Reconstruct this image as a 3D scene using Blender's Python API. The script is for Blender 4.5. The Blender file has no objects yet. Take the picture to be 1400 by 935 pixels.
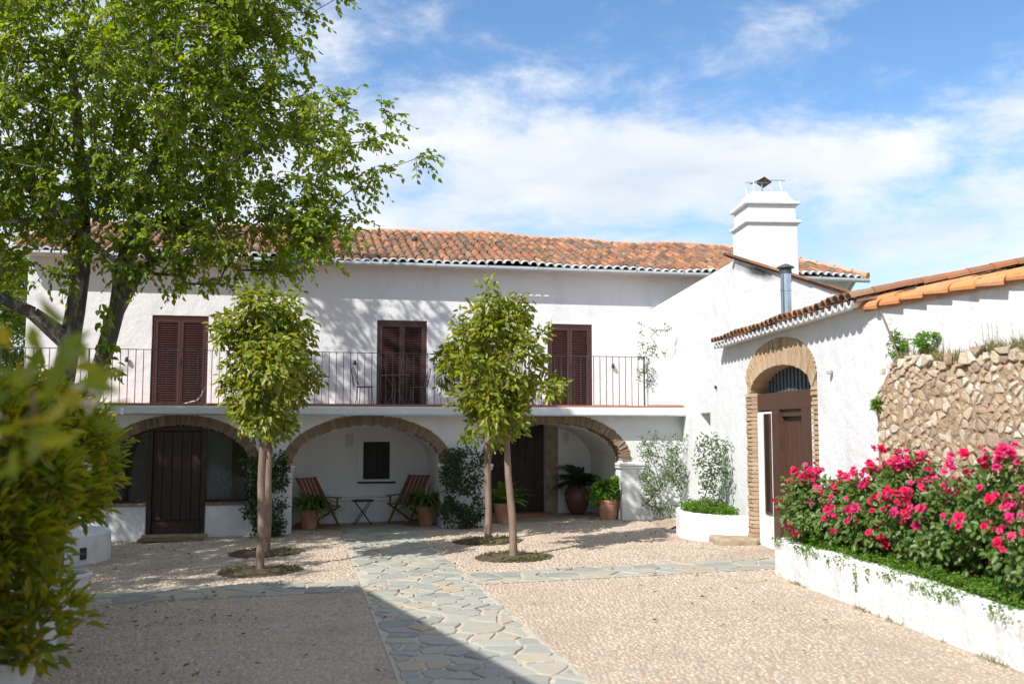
import bpy, math, random
import numpy as np
from mathutils import Vector, Matrix

# ------------------------------------------------------------------ camera, sky, sun, exposure
scene = bpy.context.scene
COL = scene.collection
cam_d = bpy.data.cameras.new('camera'); cam = bpy.data.objects.new('camera', cam_d); COL.objects.link(cam)
cam.location = (0, 0, 2.1)
cam.rotation_euler = (math.radians(90) + math.atan(117.5 / 1361.1), 0, 0)
cam_d.lens = 35; cam_d.sensor_width = 36; cam_d.clip_start = .05; cam_d.clip_end = 2000
cam_d.dof.use_dof = True; cam_d.dof.focus_distance = 18; cam_d.dof.aperture_fstop = 1.5
scene.camera = cam
SUN_H = Vector((.66, .75)).normalized()          # horizontal direction the light travels
SUN_EL = math.radians(42)
world = bpy.data.worlds.new('World'); scene.world = world; world.use_nodes = True
scene.view_settings.view_transform = 'Standard'; scene.view_settings.look = 'None'
scene.view_settings.exposure = 1.68; scene.view_settings.gamma = 1
scene.cycles.use_denoising = True
scene.cycles.max_bounces = 10; scene.cycles.diffuse_bounces = 8; scene.cycles.transparent_max_bounces = 12
SKY_STRENGTH = .089
def build_world():
    nt = world.node_tree; N = nt.nodes; L = nt.links
    bg = N['Background']; bg.inputs['Strength'].default_value = SKY_STRENGTH
    sky = N.new('ShaderNodeTexSky'); sky.sky_type = 'NISHITA'; sky.sun_disc = False
    sky.sun_elevation = SUN_EL; sky.sun_rotation = math.atan2(-SUN_H.x, -SUN_H.y)
    sky.air_density = 1.0; sky.dust_density = .4; sky.ozone_density = 3.0; sky.altitude = 400
    tc = N.new('ShaderNodeTexCoord')
    def math_(op, a, b=None, c=None, clamp=False):
        n = N.new('ShaderNodeMath'); n.operation = op; n.use_clamp = clamp
        for i, v in enumerate((a, b, c)):
            if v is None: continue
            if isinstance(v, (int, float)): n.inputs[i].default_value = v
            else: L.new(v, n.inputs[i])
        return n.outputs[0]
    def noise(scale, loc, sc, detail=6, rough=.55, dist=0.):
        mp = N.new('ShaderNodeMapping'); L.new(tc.outputs['Generated'], mp.inputs[0])
        mp.inputs['Location'].default_value = loc; mp.inputs['Scale'].default_value = sc
        n = N.new('ShaderNodeTexNoise'); L.new(mp.outputs[0], n.inputs[0])
        n.inputs['Scale'].default_value = scale; n.inputs['Detail'].default_value = detail
        n.inputs['Roughness'].default_value = rough; n.inputs['Distortion'].default_value = dist
        return n.outputs[0]
    def blob(az, el, wa, we):
        # soft bank of cloud round a compass direction (azimuth from +Y, elevation), in degrees
        a, e = math.radians(az), math.radians(el)
        c = (math.sin(a) * math.cos(e), math.cos(a) * math.cos(e), math.sin(e))
        mp = N.new('ShaderNodeMapping'); mp.vector_type = 'TEXTURE'
        mp.inputs['Location'].default_value = c; mp.inputs['Rotation'].default_value = (0, 0, -a)
        mp.inputs['Scale'].default_value = (math.radians(wa), math.radians(wa), math.radians(we))
        L.new(tc.outputs['Generated'], mp.inputs[0])
        ln = N.new('ShaderNodeVectorMath'); ln.operation = 'LENGTH'; L.new(mp.outputs[0], ln.inputs[0])
        return math_('SUBTRACT', 1, ln.outputs['Value'], clamp=True)
    sep = N.new('ShaderNodeSeparateXYZ'); L.new(tc.outputs['Generated'], sep.inputs[0])
    low = N.new('ShaderNodeMapRange'); L.new(sep.outputs['Z'], low.inputs[0])
    low.inputs[1].default_value = .05; low.inputs[2].default_value = .45; low.inputs[3].default_value = .26; low.inputs[4].default_value = .20
    n1 = noise(3.4, (1.3, .4, 2.2), (1, 1, 2.4), 10, .62, .35)
    n2 = noise(11, (3.3, 1.4, .2), (1, 1, 2.0), 9, .62, .3)
    cov = math_('ADD', math_('MULTIPLY', n1, 1.25), math_('MULTIPLY', n2, .75))
    cov = math_('ADD', cov, low.outputs[0])
    for b, k in ((blob(-5, 13.5, 15, 7), .17), (blob(7.0, 14.5, 9, 3.2), .50), (blob(-12, 17, 7, 9), .26), (blob(18, 14.2, 7, 1.8), .30), (blob(22, 27, 13, 3), .10), (blob(-2, 24.5, 20, 7), -.30), (blob(22, 20, 16, 6), -.24), (blob(-22, 30, 14, 6), -.15)):
        cov = math_('ADD', cov, math_('MULTIPLY', b, k))
    mask = N.new('ShaderNodeMapRange'); mask.interpolation_type = 'SMOOTHERSTEP'; L.new(cov, mask.inputs[0])
    mask.inputs[1].default_value = .92; mask.inputs[2].default_value = 1.50; mask.inputs[3].default_value = 0; mask.inputs[4].default_value = .93
    shade = noise(4.5, (3.3, 1.4, .45), (1, 1, 2.6), 6, .55, .2)
    cr = N.new('ShaderNodeValToRGB'); L.new(shade, cr.inputs[0])
    cr.color_ramp.elements[0].position = .3; cr.color_ramp.elements[0].color = (2.7, 2.95, 3.25, 1)
    cr.color_ramp.elements[1].position = .66; cr.color_ramp.elements[1].color = (3.9, 3.95, 4.0, 1)
    mx = N.new('ShaderNodeMix'); mx.data_type = 'RGBA'
    tint = N.new('ShaderNodeMix'); tint.data_type = 'RGBA'; tint.blend_type = 'MULTIPLY'; tint.inputs['Factor'].default_value = 1
    L.new(sky.outputs[0], tint.inputs['A']); tint.inputs['B'].default_value = (.53, .63, .68, 1)
    L.new(mask.outputs[0], mx.inputs['Factor']); L.new(tint.outputs['Result'], mx.inputs['A']); L.new(cr.outputs[0], mx.inputs['B'])
    L.new(mx.outputs['Result'], bg.inputs['Color'])
build_world()
sun_d = bpy.data.lights.new('sun', 'SUN'); sun = bpy.data.objects.new('sun', sun_d); COL.objects.link(sun)
sun_d.energy = 2.0; sun_d.angle = math.radians(.53); sun_d.color = (1, .965, .91)
SUN_DIR = Vector((SUN_H.x * math.cos(SUN_EL), SUN_H.y * math.cos(SUN_EL), -math.sin(SUN_EL)))
sun.rotation_euler = SUN_DIR.to_track_quat('-Z', 'Y').to_euler()

# ------------------------------------------------------------------ helpers
rnd = random.Random(7)
TAU = 2 * math.pi
def gz(x, y=0):                                   # the yard falls gently towards the west
    return .0205 * (max(-12., min(12., x)) + 5)
def tag(o, label=None, cat=None, group=None, kind=None):
    for k, v in (('label', label), ('category', cat), ('group', group), ('kind', kind)):
        if v: o[k] = v
    return o
def empty(name, loc=(0, 0, 0), rz=0, **k):
    o = bpy.data.objects.new(name, None); COL.objects.link(o); o.location = loc; o.rotation_euler = (0, 0, rz)
    o.empty_display_size = .1
    return tag(o, **k)
def link(name, me, mat=None, parent=None, loc=None, rot=None, scale=None, **k):
    if mat is not None and not me.materials: me.materials.append(mat)
    o = bpy.data.objects.new(name, me); COL.objects.link(o)
    if parent: o.parent = parent
    if loc is not None: o.location = loc
    if rot is not None: o.rotation_euler = rot
    if scale is not None: o.scale = scale
    return tag(o, **k)
def qmesh(name, V, Fc, smooth=False):             # V (n,3), Fc (m,k) arrays
    V = np.asarray(V, dtype=np.float32); Fc = np.asarray(Fc, dtype=np.int32)
    me = bpy.data.meshes.new(name); k = Fc.shape[1]
    me.vertices.add(len(V)); me.vertices.foreach_set('co', V.ravel())
    me.loops.add(Fc.size); me.loops.foreach_set('vertex_index', Fc.ravel())
    me.polygons.add(len(Fc)); me.polygons.foreach_set('loop_start', np.arange(0, Fc.size, k, dtype=np.int32))
    me.polygons.foreach_set('loop_total', np.full(len(Fc), k, dtype=np.int32))
    if smooth: me.polygons.foreach_set('use_smooth', np.ones(len(Fc), dtype=bool))
    me.update(calc_edges=True); me.validate()
    return me
def bevel(o, w=.02, seg=2):
    m = o.modifiers.new('bevel', 'BEVEL'); m.width = w; m.segments = seg; m.limit_method = 'ANGLE'; m.angle_limit = math.radians(40)
    return o
class MB:
    def __init__(s): s.v = []; s.f = []
    def add(s, V, Fs):
        b = len(s.v); s.v += [tuple(p) for p in V]; s.f += [tuple(b + i for i in f) for f in Fs]; return s
    def box(s, x0, x1, y0, y1, z0, z1):
        return s.add([(x0, y0, z0), (x1, y0, z0), (x1, y1, z0), (x0, y1, z0), (x0, y0, z1), (x1, y0, z1), (x1, y1, z1), (x0, y1, z1)],
                     [(0, 3, 2, 1), (4, 5, 6, 7), (0, 1, 5, 4), (1, 2, 6, 5), (2, 3, 7, 6), (3, 0, 4, 7)])
    def bar(s, p, q, w, h, up=(0, 0, 1)):          # rectangular bar from p to q
        p, q = Vector(p), Vector(q); d = (q - p).normalized(); a = d.cross(Vector(up))
        if a.length < 1e-4: a = d.cross(Vector((1, 0, 0)))
        a.normalize(); b = a.cross(d).normalized(); a *= w / 2; b *= h / 2
        V = [p - a - b, p + a - b, p + a + b, p - a + b, q - a - b, q + a - b, q + a + b, q - a + b]
        return s.add(V, [(0, 1, 2, 3), (7, 6, 5, 4), (0, 4, 5, 1), (1, 5, 6, 2), (2, 6, 7, 3), (3, 7, 4, 0)])
    def tube(s, pts, rad, n=6, cap=True):
        pts = [Vector(p) for p in pts]
        if not hasattr(rad, '__len__'): rad = [rad] * len(pts)
        b = len(s.v); prev = None
        for i, p in enumerate(pts):
            d = (pts[min(i + 1, len(pts) - 1)] - pts[max(i - 1, 0)]).normalized()
            if prev is None:
                a = d.cross(Vector((0, 0, 1)))
                if a.length < .05: a = d.cross(Vector((1, 0, 0)))
            else: a = prev - d * prev.dot(d)
            a.normalize(); prev = a; c = d.cross(a)
            for j in range(n):
                t = TAU * j / n; s.v.append(tuple(p + (a * math.cos(t) + c * math.sin(t)) * rad[i]))
        for i in range(len(pts) - 1):
            for j in range(n):
                k = (j + 1) % n; s.f.append((b + i * n + j, b + i * n + k, b + (i + 1) * n + k, b + (i + 1) * n + j))
        if cap:
            s.f.append(tuple(b + j for j in reversed(range(n)))); e = b + (len(pts) - 1) * n; s.f.append(tuple(e + j for j in range(n)))
        return s
    def lathe(s, prof, n=24, c=(0, 0)):
        b = len(s.v)
        for r, z in prof:
            for j in range(n): s.v.append((c[0] + r * math.cos(TAU * j / n), c[1] + r * math.sin(TAU * j / n), z))
        for i in range(len(prof) - 1):
            for j in range(n):
                k = (j + 1) % n; s.f.append((b + i * n + j, b + i * n + k, b + (i + 1) * n + k, b + (i + 1) * n + j))
        s.f.append(tuple(b + j for j in reversed(range(n)))); e = b + (len(prof) - 1) * n; s.f.append(tuple(e + j for j in range(n)))
        return s
    def prism_xz(s, poly, y0, y1):                 # polygon (x,z) anticlockwise seen from -y
        n = len(poly)
        V = [(x, y0, z) for x, z in poly] + [(x, y1, z) for x, z in poly]
        return s.add(V, [tuple(range(n)), tuple(range(2 * n - 1, n - 1, -1))] + [(i, i + n, (i + 1) % n + n, (i + 1) % n) for i in range(n)])
    def prism_xy(s, poly, z0, z1):
        n = len(poly)
        V = [(x, y, z0) for x, y in poly] + [(x, y, z1) for x, y in poly]
        return s.add(V, [tuple(range(n - 1, -1, -1)), tuple(range(n, 2 * n))] + [(i, (i + 1) % n, (i + 1) % n + n, i + n) for i in range(n)])
    def mesh(s, name, smooth=False):
        me = bpy.data.meshes.new(name); me.from_pydata(s.v, [], s.f)
        if smooth: me.polygons.foreach_set('use_smooth', [True] * len(me.polygons))
        me.update(); return me
    def build(s, name, mat, parent=None, smooth=False, loc=None, rot=None, **k):
        return link(name, s.mesh(name, smooth), mat, parent, loc, rot, **k)

# ------------------------------------------------------------------ materials
def M(name, col, rough=.85, col2=None, ns=4., nstretch=(1, 1, 1), mixr=(.35, .7), bump=0., bs=30., bump2=0., bs2=3., rand=None, cols=None,
      transl=0., spec=.3, metal=0., var=.0, nd=5):
    m = bpy.data.materials.new(name); m.use_nodes = True
    nt = m.node_tree; N = nt.nodes; L = nt.links; bs_ = N['Principled BSDF']; out = N['Material Output']
    tc = N.new('ShaderNodeTexCoord'); oi = N.new('ShaderNodeObjectInfo')
    off = N.new('ShaderNodeVectorMath'); off.operation = 'MULTIPLY_ADD'
    cb = N.new('ShaderNodeCombineXYZ'); L.new(oi.outputs['Random'], cb.inputs[0]); L.new(oi.outputs['Random'], cb.inputs[1])
    L.new(cb.outputs[0], off.inputs[0]); off.inputs[1].default_value = (37, 91, 13) if rand == 'obj' else (0, 0, 0); L.new(tc.outputs['Object'], off.inputs[2])
    vec = off.outputs[0]
    def noise(scale, st=(1, 1, 1), d=nd):
        mp = N.new('ShaderNodeMapping'); mp.inputs['Scale'].default_value = st; L.new(vec, mp.inputs[0])
        n = N.new('ShaderNodeTexNoise'); n.inputs['Scale'].default_value = scale; n.inputs['Detail'].default_value = d; n.inputs['Roughness'].default_value = .6
        L.new(mp.outputs[0], n.inputs[0]); return n.outputs[0]
    rv = None
    if rand == 'obj': rv = oi.outputs['Random']
    elif rand == 'island':
        g = N.new('ShaderNodeNewGeometry'); rv = g.outputs['Random Per Island']
    if cols:
        r = N.new('ShaderNodeValToRGB'); r.color_ramp.interpolation = 'LINEAR'
        while len(r.color_ramp.elements) < len(cols): r.color_ramp.elements.new(.5)
        for i, c in enumerate(cols):
            e = r.color_ramp.elements[i]; e.position = i / (len(cols) - 1); e.color = (*c, 1)
        L.new(rv, r.inputs[0]); c0 = r.outputs[0]
    else:
        rgb = N.new('ShaderNodeRGB'); rgb.outputs[0].default_value = (*col, 1); c0 = rgb.outputs[0]
    if col2 is not None:
        mr = N.new('ShaderNodeMapRange'); L.new(noise(ns, nstretch), mr.inputs[0]); mr.inputs[1].default_value = mixr[0]; mr.inputs[2].default_value = mixr[1]
        mx = N.new('ShaderNodeMix'); mx.data_type = 'RGBA'; L.new(mr.outputs[0], mx.inputs['Factor']); L.new(c0, mx.inputs['A']); mx.inputs['B'].default_value = (*col2, 1)
        c0 = mx.outputs['Result']
    if var and rv is not None:
        hs = N.new('ShaderNodeHueSaturation'); mr = N.new('ShaderNodeMapRange'); L.new(rv, mr.inputs[0]); mr.inputs[3].default_value = 1 - var; mr.inputs[4].default_value = 1 + var
        L.new(mr.outputs[0], hs.inputs['Value']); L.new(c0, hs.inputs['Color']); c0 = hs.outputs[0]
    L.new(c0, bs_.inputs['Base Color']); bs_.inputs['Roughness'].default_value = rough; bs_.inputs['Metallic'].default_value = metal
    bs_.inputs['Specular IOR Level'].default_value = spec
    h = None
    for st, sc in ((bump, bs), (bump2, bs2)):
        if st:
            b = N.new('ShaderNodeBump'); b.inputs['Strength'].default_value = 1; b.inputs['Distance'].default_value = st
            L.new(noise(sc), b.inputs['Height'])
            if h: L.new(h, b.inputs['Normal'])
            h = b.outputs[0]
    if h: L.new(h, bs_.inputs['Normal'])
    if transl:
        tr = N.new('ShaderNodeBsdfTranslucent'); ms = N.new('ShaderNodeMixShader'); ms.inputs[0].default_value = transl
        hs = N.new('ShaderNodeHueSaturation'); hs.inputs['Hue'].default_value = .485; hs.inputs['Saturation'].default_value = 1.1; hs.inputs['Value'].default_value = 1.5
        L.new(c0, hs.inputs['Color']); L.new(hs.outputs[0], tr.inputs[0])
        L.new(bs_.outputs[0], ms.inputs[1]); L.new(tr.outputs[0], ms.inputs[2]); L.new(ms.outputs[0], out.inputs[0])
    return m
white = M('whitewash', (.69, .695, .705), .9, (.60, .60, .595), 1.8, (1, 1, .3), (.48, .86), bump=.006, bs=26, bump2=.035, bs2=2.2, spec=.15)
white_in = M('lightened_arcade_whitewash', (.84, .84, .84), .9, (.76, .76, .76), 1.3, (1, 1, .45), (.42, .78), bump=.006, bs=26, bump2=.03, bs2=2.2, spec=.15)  # whitewash copy with lighter colour, standing in for fill light inside the arcade
white_rough = M('old_whitewash', (.68, .68, .68), .9, (.46, .43, .38), 2.6, (1, 1, .6), (.55, .85), bump=.012, bs=16, bump2=.05, bs2=3, spec=.15)
brick_m = M('old_brick', (.4, .28, .19), .95, (.17, .12, .085), 9, mixr=(.42, .75), rand='obj', cols=[(.27, .18, .115), (.47, .34, .22), (.34, .235, .155), (.55, .42, .29), (.30, .20, .13), (.42, .29, .19)], bump=.02, bs=38)
brick_pale = M('pale_brick', (.5, .36, .24), .95, (.32, .20, .12), 11, mixr=(.5, .8), rand='obj', cols=[(.50, .34, .21), (.58, .42, .28), (.54, .36, .23), (.62, .48, .33), (.46, .30, .18)], bump=.012, bs=38)
mortar = M('lime_mortar', (.46, .37, .27), .95, (.30, .22, .15), 12, bump=.015, bs=40)
tile_cols = [(.33, .125, .055), (.10, .075, .058), (.38, .15, .065), (.16, .11, .075), (.42, .19, .09), (.08, .065, .052), (.34, .13, .055), (.22, .135, .085), (.12, .09, .07), (.46, .24, .13), (.30, .125, .06), (.14, .105, .08)]
tile_o = M('roof_tile_single', (.45, .2, .1), .9, (.17, .14, .11), 7, mixr=(.5, .8), rand='obj', cols=tile_cols, bump=.008, bs=40)
tile_i = M('roof_tile_mass', (.45, .2, .1), .9, (.17, .14, .11), 7, mixr=(.5, .8), rand='island', cols=tile_cols, bump=.008, bs=40)
tile_new = M('orange_coping_tile', (.6, .24, .09), .85, (.36, .17, .09), 8, mixr=(.5, .85), rand='obj', cols=[(.60, .24, .085), (.66, .29, .11), (.55, .21, .08), (.62, .31, .15)], bump=.006, bs=40)
tile_base = M('roof_channel', (.30, .15, .09), .95, (.13, .10, .08), 6, bump=.02, bs=20)
ridge_m = M('ridge_mortar', (.55, .38, .28), .95, (.50, .24, .13), 5, bump=.02, bs=20)
terracotta_floor = M('terracotta_floor', (.38, .12, .065), .8, (.46, .22, .15), 3)
shutter_m = M('shutter_paint', (.048, .019, .017), .5, (.072, .030, .026), 14, (1, 1, 6), spec=.4)
wood_dark = M('dark_wood', (.024, .013, .010), .55, (.05, .027, .019), 9, (6, 6, .5), bump=.004, bs=30, spec=.35)
wood_brown = M('brown_wood', (.095, .045, .028), .55, (.05, .024, .016), 8, (7, 7, .5), bump=.004, bs=30, spec=.4)
teak = M('teak', (.27, .13, .06), .55, (.18, .08, .04), 20, spec=.4)
stripe = M('sling_canvas', (.48, .30, .24), .8, (.40, .24, .19), 20)
stripe_red = M('sling_stripe', (.22, .07, .055), .8)
iron = M('black_iron', (.018, .02, .022), .5, spec=.5)
iron_green = M('painted_iron', (.055, .07, .075), .5, spec=.5)
wire_m = M('rusted_wire', (.16, .12, .10), .6, metal=.3)
zinc = M('zinc', (.50, .53, .55), .38, (.38, .40, .42), 6, metal=.75, spec=.5)
zinc_dull = M('dull_zinc', (.42, .44, .45), .6, (.34, .36, .37), 5, metal=.3)
steel = M('flue_steel', (.62, .64, .66), .22, (.5, .52, .54), 5, metal=1.)
rust = M('rusty_sheet', (.12, .065, .04), .8, (.06, .045, .04), 9, bump=.004)
terracotta = M('terracotta_pot', (.46, .21, .12), .8, (.56, .36, .26), 6, mixr=(.45, .75), bump=.004, bs=30)
urn_m = M('brown_jar', (.115, .05, .032), .45, (.18, .085, .055), 5, bump=.006, bs=20, spec=.5)
soil = M('soil', (.13, .092, .062), 1, (.07, .05, .034), 12, bump=.03, bs=25)
potwhite = M('white_pot', (.68, .68, .68), .45, (.58, .58, .58), 4, spec=.4)
pane_dark = M('shutter_board_dark', (.012, .01, .009), .5, (.02, .016, .014), 9)
grey_board = M('blue_grey_board', (.20, .23, .26), .7, (.14, .16, .18), 10, (6, 6, 1))
stone_step = M('worn_stone', (.42, .34, .24), .95, (.26, .20, .14), 6, bump=.02, bs=18)
bark = M('grey_bark', (.10, .085, .07), .95, (.30, .27, .235), 7, (1, 1, .35), (.48, .62), bump=.03, bs=16)
bark_o = M('brown_bark', (.27, .19, .14), .9, (.16, .11, .085), 12, (1, 1, .3), bump=.01, bs=30)
twig = M('green_twig', (.09, .085, .035), .8)
leaf_tree = M('broad_leaf', (.1, .17, .03), .45, rand='island', cols=[(.095, .170, .012), (.150, .235, .018), (.205, .290, .026), (.120, .200, .016), (.265, .320, .040), (.235, .250, .030)], transl=.6, spec=.4)
leaf_orange = M('orange_leaf', (.1, .16, .03), .38, rand='island', cols=[(.080, .135, .014), (.140, .200, .018), (.220, .260, .022), (.290, .300, .030), (.110, .165, .016), (.350, .325, .045)], transl=.42, spec=.5)
leaf_fore = M('citrus_leaf', (.1, .15, .03), .38, rand='island', cols=[(.11, .18, .012), (.18, .24, .016), (.26, .29, .022), (.13, .19, .014), (.34, .33, .03), (.38, .32, .025)], transl=.5, spec=.5)
leaf_rose = M('rose_leaf', (.06, .12, .03), .4, rand='island', cols=[(.06, .125, .024), (.095, .180, .036), (.135, .220, .05), (.07, .14, .03), (.19, .24, .06)], transl=.4, spec=.5)
leaf_cover = M('ground_cover_leaf', (.08, .17, .03), .55, rand='island', cols=[(.075, .175, .018), (.115, .235, .026), (.155, .275, .042), (.085, .19, .022)], transl=.42, spec=.3)
leaf_dark = M('climber_leaf', (.035, .07, .02), .45, rand='island', cols=[(.018, .042, .010), (.030, .066, .016), (.045, .085, .022), (.065, .110, .030)], transl=.2, spec=.4)
leaf_pale = M('jasmine_leaf', (.09, .15, .05), .5, rand='island', cols=[(.060, .120, .035), (.100, .160, .055), (.140, .190, .075), (.075, .135, .04)], transl=.35, spec=.3)
leaf_strap = M('strap_leaf', (.06, .13, .03), .4, rand='island', cols=[(.055, .130, .018), (.090, .180, .026), (.135, .230, .04), (.20, .26, .06)], transl=.35, spec=.4)
frond_m = M('cycad_frond', (.018, .045, .018), .4, rand='island', cols=[(.012, .035, .014), (.022, .052, .020), (.03, .07, .026)], transl=.1, spec=.5)
dry_grass = M('dry_weed', (.3, .24, .11), .9, rand='island', cols=[(.24, .19, .08), (.34, .28, .14), (.14, .18, .05), (.28, .2, .1), (.11, .17, .045)], transl=.35)
petal = M('rose_petal', (.62, .02, .08), .55, rand='obj', cols=[(.58, .010, .075), (.66, .020, .12), (.62, .045, .19), (.68, .015, .07), (.64, .12, .26), (.55, .008, .06)], transl=.3, spec=.2)
petal_w = M('white_blossom', (.75, .72, .6), .6, transl=.3)
stamen = M('yellow_stamen', (.62, .36, .05), .7)
orange_fruit = M('orange_skin', (.55, .17, .02), .45, bump=.002, bs=80, spec=.4)
flag_m = M('slate_flag', (.25, .28, .27), .75, (.34, .35, .32), 5, mixr=(.4, .75), rand='obj', cols=[(.22, .22, .195), (.34, .33, .275), (.28, .28, .25), (.41, .38, .30), (.36, .35, .29), (.46, .39, .28), (.25, .25, .22), (.39, .38, .32), (.47, .33, .20), (.37, .36, .30), (.31, .31, .275), (.43, .40, .33)], bump=.008, bs=22, spec=.25)
joint_m = M('path_mortar', (.53, .48, .40), .95, (.42, .36, .29), 9, bump=.01, bs=40)
peb_m = M('pebbles', (.4, .32, .25), .8, rand='island', cols=[(.42, .33, .25), (.49, .40, .31), (.37, .28, .21), (.53, .45, .37), (.45, .32, .24), (.35, .305, .27), (.54, .43, .33), (.40, .35, .30), (.48, .36, .27), (.29, .23, .19)], col2=(.25, .19, .14), ns=.8, mixr=(.5, .9), spec=.2)
bed_m = M('pebble_bedding', (.49, .41, .31), .95, (.39, .315, .235), 3, bump=.02, bs=60)
far_m = M('dry_ground', (.30, .25, .17), 1, (.14, .17, .06), .5, bump=.05, bs=4)
rubble_mortar = M('earth_mortar', (.48, .36, .23), .98, (.31, .22, .14), 9, mixr=(.4, .7), bump=.05, bs=14, bump2=.03, bs2=45)
STONE_COLS = [(.46, .35, .24), (.53, .43, .31), (.39, .29, .20), (.57, .50, .40), (.45, .31, .20), (.30, .22, .18), (.49, .38, .26), (.60, .55, .47), (.42, .32, .22)]
rubble_stone = M('field_stone', (.4, .3, .2), .9, (.25, .18, .13), 6, mixr=(.5, .85), rand='obj', cols=STONE_COLS, bump=.03, bs=12)
plaque_m = M('plaster_plaque', (.62, .62, .61), .8)
def glass_mat():
    m = bpy.data.materials.new('window_glass'); m.use_nodes = True; nt = m.node_tree; N = nt.nodes; L = nt.links
    N.remove(N['Principled BSDF']); t = N.new('ShaderNodeBsdfTransparent'); t.inputs[0].default_value = (.93, .95, .95, 1)
    g = N.new('ShaderNodeBsdfGlossy'); g.inputs['Roughness'].default_value = .02
    f = N.new('ShaderNodeFresnel'); f.inputs[0].default_value = 1.5; ms = N.new('ShaderNodeMixShader')
    L.new(f.outputs[0], ms.inputs[0]); L.new(t.outputs[0], ms.inputs[1]); L.new(g.outputs[0], ms.inputs[2]); L.new(ms.outputs[0], N['Material Output'].inputs[0])
    return m
glass = glass_mat()
def soot_mat():                                    # whitewash with a smear of flue soot near the pipe (object coordinates of the wing)
    m = M('sooty_whitewash', (.69, .695, .705), .9, (.60, .60, .595), 1.8, (1, 1, .3), (.48, .86), bump=.006, bs=26, bump2=.035, bs2=2.2, spec=.15)
    nt = m.node_tree; N = nt.nodes; L = nt.links; b = N['Principled BSDF']; src = b.inputs['Base Color'].links[0].from_socket
    tc = N.new('ShaderNodeTexCoord'); mp = N.new('ShaderNodeMapping'); mp.vector_type = 'TEXTURE'
    mp.inputs['Location'].default_value = (.42, 5.68, 4.86); mp.inputs['Rotation'].default_value = (0, math.radians(16.5), 0); mp.inputs['Scale'].default_value = (.50, 1, .15)
    ln = N.new('ShaderNodeVectorMath'); ln.operation = 'LENGTH'; L.new(tc.outputs['Object'], mp.inputs[0]); L.new(mp.outputs[0], ln.inputs[0])
    n = N.new('ShaderNodeTexNoise'); n.inputs['Scale'].default_value = 5; L.new(tc.outputs['Object'], n.inputs[0])
    a = N.new('ShaderNodeMath'); a.operation = 'ADD'; L.new(ln.outputs['Value'], a.inputs[0]); L.new(n.outputs[0], a.inputs[1])
    mr = N.new('ShaderNodeMapRange'); L.new(a.outputs[0], mr.inputs[0]); mr.inputs[1].default_value = .7; mr.inputs[2].default_value = 1.5; mr.inputs[3].default_value = .93; mr.inputs[4].default_value = 0
    mx = N.new('ShaderNodeMix'); mx.data_type = 'RGBA'; L.new(mr.outputs[0], mx.inputs['Factor']); L.new(src, mx.inputs['A']); mx.inputs['B'].default_value = (.03, .028, .027, 1)
    L.new(mx.outputs['Result'], b.inputs['Base Color']); return m
sooty = soot_mat()

# ------------------------------------------------------------------ foliage tools
LEAN = np.array([-.45, -.52, .72])               # leaves turn their faces to the light
def nrm(a): return a / np.maximum(np.linalg.norm(a, axis=-1, keepdims=True), 1e-6)
def leaf_geo(P, D, Nn, Ls, Ws, fold=.25, curl=.12):
    """6-vertex folded leaves; returns verts, quads"""
    D = nrm(D); S = nrm(np.cross(D, Nn)); Nn = np.cross(S, D)
    Ls = np.asarray(Ls)[:, None]; Ws = np.asarray(Ws)[:, None]
    up = Nn * Ws * fold
    v = np.stack([P, P + D * Ls * .3 + S * Ws * .45 + up, P + D * Ls * .68 + S * Ws * .36 + up - Nn * Ls * curl * .4, P + D * Ls - Nn * Ls * curl,
                  P + D * Ls * .68 - S * Ws * .36 + up - Nn * Ls * curl * .4, P + D * Ls * .3 - S * Ws * .45 + up], axis=1)
    n = len(P); base = (np.arange(n) * 6)[:, None]
    f = np.concatenate([base + np.array([[0, 1, 2, 3]]), base + np.array([[0, 3, 4, 5]])])
    return v.reshape(-1, 3), f
def leaf_mesh(name, parts):
    V = []; Fs = []; o = 0
    for v, f in parts: V.append(v); Fs.append(f + o); o += len(v)
    return qmesh(name, np.concatenate(V), np.concatenate(Fs))
def cluster_leaves(rs, centres, outward, n, spread, L, W, droop=.3, jit=.8):
    """n leaves round each centre, facing outward and drooping"""
    k = len(centres); C = np.repeat(centres, n, 0); O = np.repeat(outward, n, 0)
    r = nrm(rs.normal(size=(k * n, 3))) * (rs.random((k * n, 1)) ** .5) * spread
    P = C + r
    D = nrm(O * .6 + nrm(r) * .6 + rs.normal(size=P.shape) * jit * .6 + np.array([0, 0, -droop]))
    Nn = nrm(LEAN + O * .45 + rs.normal(size=P.shape) * .45)
    s = .65 + .6 * rs.random(len(P))
    return leaf_geo(P, D, Nn, L * s, W * s)
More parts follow.
